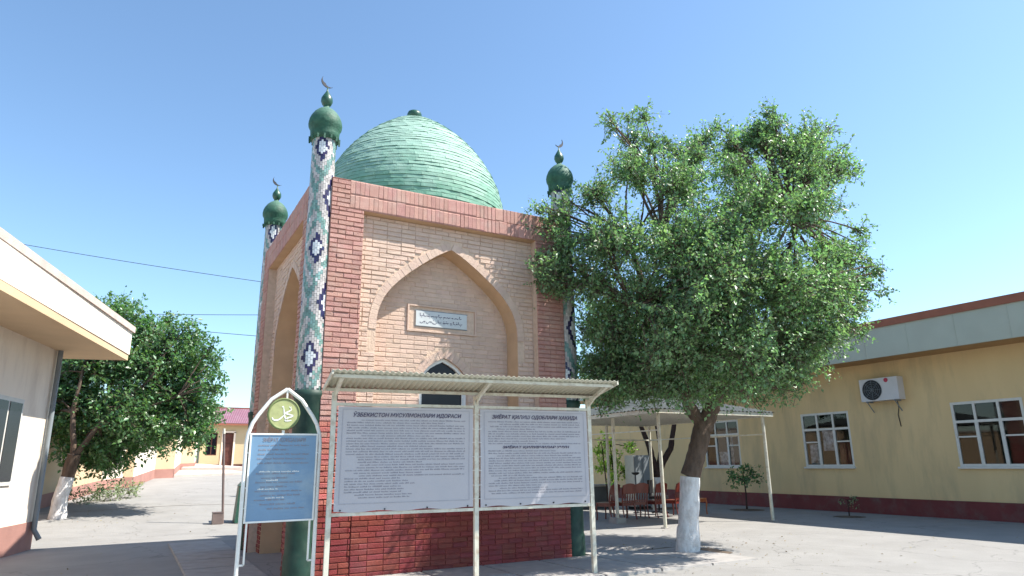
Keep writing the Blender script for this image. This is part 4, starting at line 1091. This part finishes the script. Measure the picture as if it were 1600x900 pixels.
pa = make_chair(WOOD); pb = make_chair(WOODO)
CH = [(12.02, 15.80, .35, 'red brown wooden chair at the left end of the row, next to the footing block', pa),
      (12.55, 15.70, -.05, 'second red brown wooden chair from the left, with light showing between its slats', pa),
      (13.15, 15.85, -.15, 'third red brown wooden chair from the left, in front of the grey cabinet', pa),
      (13.70, 15.70, .1, 'fourth red brown wooden chair from the left, left of the canopy corner post', pa),
      (14.35, 15.60, .2, 'fifth red brown wooden chair, right of the canopy corner post', pa),
      (15.38, 15.75, -1.25, 'orange brown wooden chair turned sideways just right of the whitewashed trunk', pb)]
used = set()
for x, y, rz, lab, p in CH:
    o = p if p.name not in used else copy_tree(p); used.add(p.name)
    o.location = (x, y, 0); o.rotation_euler = (0, 0, rz); tag(o, lab, 'chair', 'wooden chairs under the canopy')
oc = empty('office_chair', 'black office chair among the wooden chairs under the canopy', 'chair', (14.55, 16.5, 0), 0.6)
b = MB(); b.box((-.25, -.25, .46), (.25, .25, .54), BLACK); b.build('seat', oc)
b = MB(); b.box((-.2, .22, .62), (.22, .28, 1.02), BLACK); b.box((-.03, .24, .5), (.03, .29, .66), BLACK); b.build('backrest', oc)
b = MB(); b.tube([(0,0,.08),(0,0,.46)], .03, BLACK, 8); b.build('column', oc)
b = MB()
for k in range(5): b.bar((0,0,.09), (.28*math.cos(k*1.2566), .28*math.sin(k*1.2566), .05), .04, .03, BLACK)
b.build('foot_star', oc)
ft = empty('dish_stand', 'small black dish on a thin upright rod beside the far tree trunk', 'stand', (14.35, 17.3, 0))
b = MB(); b.tube([(0,0,0),(0,0,1.18)], .012, BLACK, 6); b.build('rod', ft)
b = MB(); b.lathe([(0.0,1.16),(.06,1.17),(.12,1.21),(.13,1.25),(.11,1.25),(.05,1.19),(0,1.185)], (0,0), BLACK, 16); b.build('dish', ft)
b = MB(); b.lathe([(0,0),(.14,0),(.14,.02),(.03,.04),(0,.04)], (0,0), BLACK, 16); b.build('base', ft)

# cabinet, low wall and bright far wall behind the canopy
gc = empty('grey_cabinet', 'tall grey metal cabinet with pale side standing behind the wooden chairs', 'cabinet', (15.55, 18.6, 0))
b = MB(); b.box((-.30, -.2, .1), (.36, .3, 1.80), GREYM); b.box((-.33, -.17, .1), (-.302, .3, 1.80), WFRAME); b.build('body', gc)
b = MB(); b.box((-.28, -.215, .14), (.02, -.202, 1.76), GREYM); b.box((.04, -.215, .14), (.34, -.202, 1.76), GREYM); b.build('door', gc)
b = MB(); b.box((-.28, -.16, -.02), (.34, .28, .1), BLACK); b.build('plinth', gc)
lw = MB(); lw.box((10.6, 19.6, -.1), (15.2, 19.9, .75), SLATE); lw.box((10.55, 19.55, .75), (15.25, 19.95, .82), CONC); tag(lw.build('low_wall'), 'low slate grey wall with thin coping behind the chairs', 'wall')
fw2 = MB(); fw2.box((12, 30, -.1), (26, 30.3, 3.55), SWALL); fw2.box((11.9, 29.95, 3.55), (26.1, 30.35, 3.7), KERB); tag(fw2.build('boundary_wall'), 'pale sunlit boundary wall far behind the canopy', 'wall')

# ================================================================== TREES AND PLANTS
def leafmesh(name, P, N_, U, size, m, parent=None, O=(0,0,0)):
    """kite leaves folded on the midrib. P centres, U leaf axis, N_ normal"""
    n = len(P); size = size[:, None]
    U = U/np.linalg.norm(U, axis=1)[:, None]; R_ = np.cross(U, N_); R_ /= np.linalg.norm(R_, axis=1)[:, None]+1e-9; Nn = np.cross(R_, U)
    a = P-U*size*.5; d = P+U*size*.5; l = P-R_*size*.30+Nn*size*.10-U*size*.06; r = P+R_*size*.30+Nn*size*.10-U*size*.06
    v = np.stack([a, r, d, l], 1).reshape(-1, 3)-np.array(O)
    me = bpy.data.meshes.new(name); me.vertices.add(4*n); me.vertices.foreach_set('co', v.ravel())
    idx = np.arange(n)*4; tri = np.stack([idx, idx+1, idx+2, idx, idx+2, idx+3], 1).ravel()
    me.loops.add(6*n); me.loops.foreach_set('vertex_index', tri.astype(np.int32))
    me.polygons.add(2*n); me.polygons.foreach_set('loop_start', (np.arange(2*n)*3).astype(np.int32)); me.polygons.foreach_set('loop_total', np.full(2*n, 3, dtype=np.int32))
    me.materials.append(m); me.update(calc_edges=True); me.validate()
    o = bpy.data.objects.new(name, me); col.objects.link(o)
    if parent: o.parent = parent
    return o
def unit(v): return v/(np.linalg.norm(v, axis=-1, keepdims=True)+1e-9)
def crown(root, O, lobes, forks, lsize, dens, m, bark, seed, twig_l=.55, droop=.35, limb_r=.07, fill=0.0, leaves_per=20):
    """lobes (x,y,z,r): limbs reach from the forks into each lobe, twigs fill it, leaves sit along the twigs"""
    g = np.random.default_rng(seed); LP = []; LU = []; LN = []; LS = []
    limbs = MB(); tw = MB(); O = Vector(O)
    if fill:
        ext = []
        for i in range(len(lobes)):
            for j in range(i+1, len(lobes)):
                a_, b_ = np.array(lobes[i]), np.array(lobes[j]); dd_ = np.linalg.norm(a_[:3]-b_[:3])
                if .35 < dd_ < 1.25 and g.random() < fill:
                    m_ = (a_+b_)/2+np.append(g.normal(size=3)*.12, 0); ext.append((m_[0], m_[1], m_[2], min(a_[3], b_[3])*.62))
        lobes = list(lobes)+ext
    for (x, y, z, r) in lobes:
        c = Vector((x, y, z)); fk = min(forks, key=lambda f: (Vector(f[0])-c).length+abs(Vector(f[0]).z-c.z)*.2)
        f = Vector(fk[0]); L_ = (c-f).length
        mid = f.lerp(c, .45)+Vector((g.normal()*.1*L_, g.normal()*.1*L_, .10*L_)); rad = min(limb_r, .014*L_+.010)
        pts = [f.lerp(mid, t).lerp(mid.lerp(c, t), t) for t in np.linspace(0, 1, 7)]
        limbs.tube([p-O for p in pts], [rad*(1-.75*i/6) for i in range(7)], bark, 6)
        nt_ = int(dens*r*r*(1+.25*r))
        for _ in range(nt_):
            dr = unit(g.normal(size=3)); rad_ = r*(g.random()**.42)*max(.3, 1+.28*g.normal())
            s_ = np.array(c)+dr*rad_*np.array([1, 1, .85])
            out = unit(dr*.8+np.array([0, 0, .45])+g.normal(size=3)*.45)
            L2 = twig_l*g.uniform(.5, 1.15)
            s0 = s_-out*L2*.5; s1 = s_+out*L2*.5; s1[2] -= droop*L2*g.random()
            pm = (s0+s1)/2+np.array([0, 0, .06*L2])
            tw.tube([Vector(s0)-O, Vector(pm)-O, Vector(s1)-O], [.006, .004, .002], bark, 3, False)
            if g.random() < .12: # link back to the limb
                q = pts[int(g.integers(3, 7))]; tw.tube([q-O, q.lerp(Vector(s0), .5)+Vector((0, 0, .04))-O, Vector(s0)-O], [.014, .011, .008], bark, 3, False)
            k = int(leaves_per*g.uniform(.6, 1.2)); t = g.uniform(.05, 1.05, k)[:, None]
            base = (1-t)**2*s0+2*t*(1-t)*pm+t*t*s1
            sd = g.normal(size=(k, 3)); ax = unit(out*.55+sd*.8+np.array([0, 0, -.35]))
            LP.append(base+ax*lsize*.7+g.normal(size=(k, 3))*lsize*.35); LU.append(ax)
            LN.append(unit(g.normal(size=(k, 3))*.8+np.array([.25, -.1, .8]))); LS.append(lsize*(g.uniform(.45, 1.2, k)+.35*(g.random(k) < .15)))
    lo_ = limbs.build('limb', root); tw_ = tw.build('twigs', root); tw_['kind'] = 'stuff'
    P = np.concatenate(LP); lf = leafmesh('foliage', P, np.concatenate(LN), np.concatenate(LU), np.concatenate(LS), m, root, tuple(O)); lf['kind'] = 'stuff'
    return len(P)
TREE1= [(6.22, 9.78, 6.25, 0.17), (6.48, 9.68, 6.09, 0.27), (6.17, 9.48, 4.88, 0.3), (6.42, 9.87, 5.02, 0.31), (6.46, 9.44, 5.45, 0.3), (6.54, 9.55, 5.5, 0.31), (7.78, 9.51, 8.26, 0.24), (8.49, 9.78, 8.21, 0.29), (8.85, 9.73, 8.8, 0.23), (7.52, 8.72, 6.87, 0.42), (9.3, 10.78, 8.11, 0.52), (7.29, 9.51, 6.64, 0.32), (7.44, 9.7, 6.74, 0.32), (10.07, 9.14, 8.34, 0.3), (8.86, 8.4, 7.32, 0.31), (10.29, 9.75, 8.24, 0.36), (10.28, 9.04, 8.6, 0.16), (8.26, 8.28, 6.55, 0.52), (10.32, 10.33, 7.78, 0.65), (8.99, 7.56, 6.7, 0.39), (11.72, 9.86, 8.26, 0.51), (11.12, 8.3, 8.68, 0.27), (11.07, 8.56, 8.27, 0.37), (11.44, 8.85, 8.49, 0.38), (12.03, 8.02, 8.4, 0.32), (12.53, 7.93, 8.56, 0.16), (11.45, 8.05, 7.76, 0.54), (12.04, 8.47, 8.08, 0.57), (12.2, 7.68, 7.45, 0.34), (12.58, 7.91, 7.63, 0.35), (12.78, 7.75, 7.49, 0.14), (9.03, 7.27, 5.89, 0.61), (11.78, 9.49, 7.2, 0.8), (10.21, 7.09, 6.07, 0.52), (13.13, 9.12, 7.35, 0.67), (7.86, 7.98, 5.28, 0.69), (10.65, 10.82, 6.59, 0.94), (6.95, 8.67, 5.35, 0.57), (7.67, 9.57, 5.74, 0.63), (6.69, 9.06, 4.66, 0.4), (7.24, 9.81, 4.92, 0.43), (6.5, 9.65, 4.67, 0.21), (7.3, 9.19, 3.88, 0.5), (7.63, 9.6, 3.98, 0.52), (7.65, 8.66, 4.33, 0.74), (9.98, 11.3, 5.17, 0.97), (8.7, 7.97, 4.82, 0.82), (11.44, 10.48, 5.83, 1.08), (9.2, 7.12, 4.6, 0.67), (12.65, 9.79, 5.73, 0.92), (11.04, 7.3, 5.36, 0.4), (13.45, 8.9, 6.18, 0.49), (12.48, 7.63, 6.13, 0.2), (12.52, 7.74, 5.16, 0.3), (12.46, 7.32, 5.27, 0.16), (12.92, 7.63, 4.88, 0.12), (10.61, 7.22, 4.24, 0.47), (12.75, 8.68, 4.78, 0.57), (11.89, 7.5, 4.41, 0.24), (10.17, 7.61, 3.73, 0.43), (12.67, 9.49, 4.25, 0.54), (8.64, 7.51, 3.48, 0.65), (11.66, 10.13, 4.14, 0.88), (7.96, 8.21, 3.43, 0.65), (10.08, 10.4, 3.92, 0.82), (7.34, 9.27, 3.04, 0.46), (8.66, 10.94, 3.29, 0.54), (7.33, 9.76, 3.39, 0.3), (7.21, 9.83, 3.99, 0.19), (8.46, 9.92, 2.92, 0.3), (8.13, 8.31, 2.8, 0.34), (10.14, 10.36, 3.1, 0.42), (9.11, 7.92, 2.97, 0.4), (11.39, 9.91, 3.31, 0.51), (11.03, 8.82, 3.04, 0.26), (11.07, 8.37, 3.37, 0.27), (11.87, 8.37, 3.54, 0.16), (11.82, 7.76, 4.14, 0.18), (10.67, 8.2, 2.82, 0.11), (10.48, 8.78, 2.71, 0.14), (6.02, 9.66, 5.27, 0.1), (7.3, 9.78, 2.98, 0.22), (7.44, 9.7, 2.68, 0.22), (7.83, 8.6, 2.87, 0.32), (9.29, 10.2, 3.11, 0.38), (9.02, 8.5, 2.92, 0.32), (10.47, 9.87, 3.13, 0.37), (9.8, 7.99, 3.3, 0.36), (11.94, 9.74, 3.67, 0.43), (10.77, 8.41, 3.11, 0.2), (8.47, 7.69, 4.1, 0.58), (11.35, 10.31, 4.95, 0.78), (7.69, 8.8, 3.33, 0.45), (9.52, 10.89, 3.75, 0.55), (7.24, 9.35, 3.33, 0.35), (7.5, 9.67, 3.39, 0.37), (8.28, 8.23, 4.19, 0.6), (10.72, 10.66, 4.96, 0.78), (9.7, 7.26, 4.13, 0.49), (12.66, 9.47, 4.91, 0.64), (10.42, 7.23, 3.68, 0.32), (12.47, 8.65, 4.09, 0.39), (10.61, 7.76, 3.52, 0.34), (12.3, 8.99, 3.82, 0.39), (12.26, 7.74, 4.05, 0.18), (10.25, 6.86, 4.56, 0.39), (13.01, 8.71, 5.36, 0.5), (10.02, 7.75, 3.2, 0.31), (11.55, 8.92, 3.44, 0.36), (12.39, 7.73, 5.57, 0.27), (11.03, 7.53, 7.09, 0.43), (12.17, 8.31, 7.66, 0.47), (11.0, 8.51, 8.23, 0.34), (11.15, 8.63, 8.32, 0.35), (10.55, 8.81, 8.11, 0.27), (8.83, 9.48, 8.0, 0.29), (9.43, 9.47, 7.99, 0.25), (7.4, 7.5, 3.9, 0.45), (7.9, 7.3, 4.7, 0.55), (8.4, 7.4, 5.4, 0.55), (7.05, 7.75, 3.35, 0.3), (8.0, 7.7, 3.9, 0.4)]  # last few lobes added towards the viewer to shade the right banner
TREE2= [(-0.49, 24.88, 6.84, 0.33), (-0.58, 23.29, 6.05, 0.47), (-0.89, 23.56, 6.48, 0.39), (0.07, 24.43, 5.89, 0.54), (0.64, 24.77, 6.44, 0.34), (0.74, 23.08, 5.71, 0.44), (1.31, 23.23, 6.1, 0.24), (1.37, 23.51, 5.67, 0.49), (1.81, 22.64, 5.21, 0.32), (2.02, 22.62, 4.92, 0.24), (0.51, 23.35, 4.92, 0.88), (-0.26, 23.91, 4.75, 0.88), (1.46, 23.47, 4.69, 0.7), (1.99, 22.5, 4.09, 0.28), (2.19, 22.56, 4.41, 0.18), (1.02, 24.12, 3.81, 0.96), (0.06, 22.94, 3.29, 0.89), (1.74, 23.25, 3.45, 0.57), (2.07, 23.45, 3.17, 0.33), (1.59, 22.74, 2.73, 0.52), (0.74, 23.01, 2.54, 0.51), (-0.01, 24.77, 2.5, 0.59), (-0.54, 23.76, 3.33, 0.79), (-1.41, 24.14, 4.91, 0.99), (-1.6, 24.81, 3.38, 1.01), (-1.45, 25.33, 6.36, 0.7), (-0.75, 23.57, 2.36, 0.51), (2.27, 22.39, 3.89, 0.14), (-2.06, 24.83, 4.36, 0.6), (-0.57, 25.15, 1.91, 0.55), (-1.27, 24.64, 2.2, 0.69), (-1.97, 25.98, 3.04, 0.71), (-2.12, 24.49, 3.73, 0.79), (0.07, 24.34, 5.88, 0.54), (0.55, 25.01, 5.16, 0.94), (-0.29, 26.17, 5.04, 0.97), (1.48, 23.89, 4.74, 0.71), (1.0, 23.49, 3.75, 0.93), (0.07, 23.7, 3.34, 0.92), (1.79, 23.95, 3.51, 0.59), (1.61, 23.04, 2.74, 0.53), (0.82, 25.32, 2.63, 0.57), (-0.01, 25.88, 2.54, 0.61), (-0.55, 24.23, 3.36, 0.81), (-1.46, 25.02, 5.03, 1.02), (-1.72, 26.74, 3.52, 1.09), (-1.5, 26.13, 6.51, 0.73), (-0.84, 26.25, 2.45, 0.57), (-2.12, 25.59, 4.44, 0.62), (-0.55, 24.07, 1.9, 0.52), (-1.29, 24.97, 2.21, 0.7), (-2.04, 26.88, 3.09, 0.74), (-2.2, 25.41, 3.81, 0.82)]
TREE3= [(14.07, 18.74, 6.07, 0.9), (13.52, 19.19, 5.17, 0.81), (14.69, 18.54, 4.7, 1.0), (15.52, 18.06, 5.6, 1.13), (16.89, 18.35, 4.56, 0.94), (13.4, 18.72, 3.99, 0.58), (14.18, 17.97, 3.73, 0.66), (16.26, 18.75, 3.76, 0.61), (17.1, 18.15, 3.85, 0.66), (18.02, 17.85, 4.8, 0.94), (13.32, 19.34, 4.5, 0.5), (18.1, 17.73, 3.85, 0.61), (14.96, 19.44, 7.25, 0.71)]
BUSH= [(14.61, 19.07, 2.28, 0.28), (15.12, 19.27, 1.73, 0.33), (15.41, 19.19, 1.29, 0.33), (14.73, 19.41, 1.41, 0.28), (15.48, 18.86, 2.06, 0.23), (14.82, 19.02, 0.97, 0.23), (14.4, 19.3, 1.96, 0.23)]
def tree(name, label, base, trunk, tops, lime_h, lobes, lsize, dens, m, bark, seed, rad, **kw):
    root = empty(name, label, 'tree', base); O = Vector(base); b = MB(); g = random.Random(seed)
    forks = []
    # trunk, ringed so that it can carry bark bumps
    def bark_tube(mb, pts, rads, mat_, n=14, amp=.06):
        P = []; R_ = []
        for i in range(len(pts)-1):
            for k in range(6):
                t = k/6; P.append(Vector(pts[i]).lerp(Vector(pts[i+1]), t)+Vector((g.uniform(-1, 1), g.uniform(-1, 1), 0))*.008); R_.append((rads[i]+(rads[i+1]-rads[i])*t)*(1+g.uniform(-amp, amp)))
        P.append(Vector(pts[-1])); R_.append(rads[-1]); mb.tube([p-O for p in P], R_, mat_, n)
        return P
    low = [p for p in trunk if p[2]-base[2] <= lime_h+1e-6]; hi = [p for p in trunk if p[2]-base[2] >= lime_h-1e-6]
    rr_ = {tuple(p): rad*(1.0-.045*(p[2]-base[2])/1.0) for p in trunk}
    bark_tube(b, hi, [rr_[tuple(p)] for p in hi], bark); tr = b.build('trunk', root)
    b = MB(); ra = [rr_[tuple(p)]*1.03 for p in low]; ra[0] *= 1.18; bark_tube(b, low, ra, LIME); tr2 = b.build('whitewashed_trunk_base', root)
    for path, r0 in tops:
        b = MB(); n = len(path); bark_tube(b, path, [r0*(1-.6*i/(n-1)) for i in range(n)], bark, 10); b.build('branch', root)
        for p in path[1:]: forks.append((p, r0))
    return root, crown(root, base, lobes, forks, lsize, dens, m, bark, seed, **kw)
t1 = [(8.93, 9.45, -.05), (8.97, 9.42, .47), (9.05, 9.37, 1.31), (9.21, 9.28, 1.82), (9.35, 9.21, 2.29)]
tops1 = [([(9.33, 9.22, 2.2), (9.13, 9.35, 2.6), (9.02, 9.38, 3.05), (8.75, 9.5, 3.7), (8.45, 9.45, 4.5), (8.2, 9.6, 5.6)], .13),
         ([(9.34, 9.21, 2.2), (9.5, 9.13, 2.55), (9.68, 9.05, 3.02), (9.87, 8.92, 3.5), (10.15, 8.8, 4.5), (10.45, 8.6, 5.6)], .17),
         ([(9.68, 9.05, 3.02), (9.6, 9.4, 3.9), (9.5, 9.8, 4.9), (9.3, 9.9, 6.2)], .09),
         ([(9.87, 8.92, 3.5), (10.3, 8.4, 4.0), (10.9, 8.0, 4.6)], .08),
         ([(9.02, 9.38, 3.05), (8.3, 9.1, 3.6), (7.5, 8.8, 4.2)], .07),
         ([(10.15, 8.8, 4.5), (10.7, 8.6, 5.3), (11.2, 8.2, 6.3)], .06)]
r_, n1 = tree('broadleaf_tree', 'large leafy tree with whitewashed trunk base in front of the canopy', (8.93, 9.45, 0), t1, tops1, 1.31, TREE1, .070, 360, LEAF, BARK, 21, .185, twig_l=.52, leaves_per=20, limb_r=.04, fill=.26)
t2 = [(-1.6, 23.4, .1), (-1.6, 23.4, .7), (-1.5, 23.4, 1.35), (-1.4, 23.3, 2.0)]
tops2 = [([(-1.4, 23.3, 1.9), (-.9, 23.2, 2.8), (-.2, 23.1, 3.7), (.3, 23.0, 4.2)], .08), ([(-1.4, 23.3, 1.9), (-1.6, 23.4, 3.2), (-1.5, 23.5, 4.4)], .09), ([(-.9, 23.2, 2.8), (.2, 22.9, 3.3), (1.1, 22.6, 3.7)], .05)]
r_, n2 = tree('broadleaf_tree', 'dense dark green tree on the left in front of the stepped boundary wall', (-1.6, 23.4, .2), [(-1.6, 23.4, .15)]+t2[1:], tops2, 1.15, TREE2, .13, 180, LEAF2, BARK, 22, .19, twig_l=.62, leaves_per=16)
t3 = [(16.3, 18.5, 0), (16.3, 18.5, .5), (16.28, 18.5, 1.05), (16.27, 18.5, 1.2)]
tops3 = [([(16.27, 18.5, 1.15), (16.1, 18.55, 2.04), (15.85, 18.7, 2.9), (15.2, 18.6, 4.0)], .13), ([(16.3, 18.5, 1.15), (16.75, 18.2, 2.03), (16.95, 18.1, 3.0), (16.9, 17.9, 4.2)], .13), ([(16.3, 18.5, 1.15), (16.45, 18.4, 2.0), (16.5, 18.7, 3.2)], .07)]
r_, n3 = tree('broadleaf_tree', 'shaded fork-trunked tree with whitewashed base behind the canopy', (16.3, 18.5, 0), t3, tops3, 1.05, TREE3, .13, 80, LEAF2, DBARK, 23, .2, twig_l=.6, leaves_per=15)
def shrub(name, label, cat, base, lobes, lsize, dens, m, seed, stems, **kw):
    root = empty(name, label, cat, base); O = Vector(base); b = MB(); forks = []
    for path, r0 in stems:
        b.tube([Vector(p)-O for p in path], [r0*(1-.5*i/(len(path)-1)) for i in range(len(path))], DBARK, 6); forks += [(p, r0) for p in path[1:]]
    b.build('stem', root); return root, crown(root, base, lobes, forks, lsize, dens, m, DBARK, seed, limb_r=.02, **kw)
shrub('sapling', 'slender yellow green sapling in sunlight between banner stand and chairs', 'sapling', (15.0, 19.2, 0), BUSH, .12, 150, LEAF3, 31, [([(15.0, 19.2, 0), (14.95, 19.2, 1.0), (14.85, 19.2, 2.2)], .035), ([(14.6, 19.1, 0), (14.5, 19.1, 1.2), (14.4, 19.1, 2.3)], .03)], twig_l=.4)
shrub('garden_shrub', 'round green shrub on a short stem by the plinth of the yellow building', 'shrub', (17.9, 16.05, 0), [(17.9, 16.05, 1.05, .38), (17.6, 16.2, 1.0, .28), (18.1, 15.8, 1.1, .3), (17.9, 16.0, 1.3, .25), (17.55, 16.3, 1.15, .2)], .11, 90, LEAF2, 32, [([(17.9, 16.05, 0), (17.92, 16.05, .5), (17.9, 16.05, .9)], .035)], twig_l=.36, leaves_per=14)
shrub('garden_shrub', 'small low shrub under the right window of the yellow building', 'shrub', (17.95, 12.45, 0), [(17.95, 12.45, .42, .22), (17.85, 12.6, .5, .14), (18.1, 12.3, .48, .14)], .07, 130, LEAF4, 33, [([(17.95, 12.45, 0), (17.96, 12.45, .3), (17.95, 12.45, .45)], .02)], twig_l=.24, leaves_per=10)
BX = [(-1.0, 27.2, .32), (-.55, 27.6, .36), (-.1, 28.0, .34), (.22, 28.3, .26), (-1.5, 26.8, .3), (-.3, 27.5, .3)]
shrub('roadside_bush', 'low grey green bush by the boundary wall left of the road', 'bush', (-.75, 28, gz(-.75, 28)), [(x, y, gz(x, y)+.30, r+.05) for x, y, r in BX], .09, 110, LEAF4, 34, [([(-.75, 28, .5), (-.75, 28, .75), (-.6, 28.1, .9)], .02)], twig_l=.3, leaves_per=14)
shrub('roadside_bush', 'small upright yellowish weed beside the low bush at the wall', 'weed', (.35, 28.9, gz(.35, 28.9)), [(.35, 28.9, gz(.35, 28.9)+.3, .16), (.45, 28.9, gz(.35, 28.9)+.5, .12)], .09, 160, LEAF3, 35, [([(.35, 28.9, .55), (.38, 28.9, .8), (.45, 28.9, 1.1)], .015)], twig_l=.26, leaves_per=10)
for (x, y, r) in ((17.9, 16.05, .55), (17.95, 12.45, .42), (8.93, 9.45, .75), (16.3, 18.5, .8)):
    b = MB(); n = 28; vs = [(x, y, .035)]+[(x+r*(1+.06*math.sin(k*2.3))*math.cos(2*math.pi*k/n), y+r*(1+.06*math.sin(k*2.3))*math.sin(2*math.pi*k/n), .006) for k in range(n)]
    b.add(vs, [(0, 1+k, 1+(k+1) % n) for k in range(n)], SOIL, True); tag(b.build('soil_patch'), kind='structure')
print('LEAVES', n1, n2, n3)
# fallen leaves and grit on the ground (too many to count)
g = np.random.default_rng(5); n = 1500
cx = np.concatenate([g.normal(8.5, 2.2, 420), g.normal(-1.0, 2.0, 200), g.uniform(-3, 18, 80)]); cyy = np.concatenate([g.normal(9.4, 1.5, 420), g.normal(22.5, 2.0, 200), g.uniform(4, 16, 80)])
ok = ~((cx > 2) & (cx < 7.2) & (cyy > 9.85) & (cyy < 15)); cx = cx[ok]; cyy = cyy[ok]
P = np.stack([cx, cyy, np.array([gz(a, c) for a, c in zip(cx, cyy)])+.014], 1); n = len(P)
U = g.normal(size=(n, 3)); U[:, 2] *= .15; Nn = np.tile([0, 0, 1.0], (n, 1))+g.normal(size=(n, 3))*.25
DRYL = mat('dry_fallen_leaf', (0.20, 0.15, 0.06), 0.8, 0.3, 4, rnd=0.5)
lf = leafmesh('leaf_litter', P, Nn, U, g.uniform(.02, .055, n), DRYL); lf['kind'] = 'stuff'
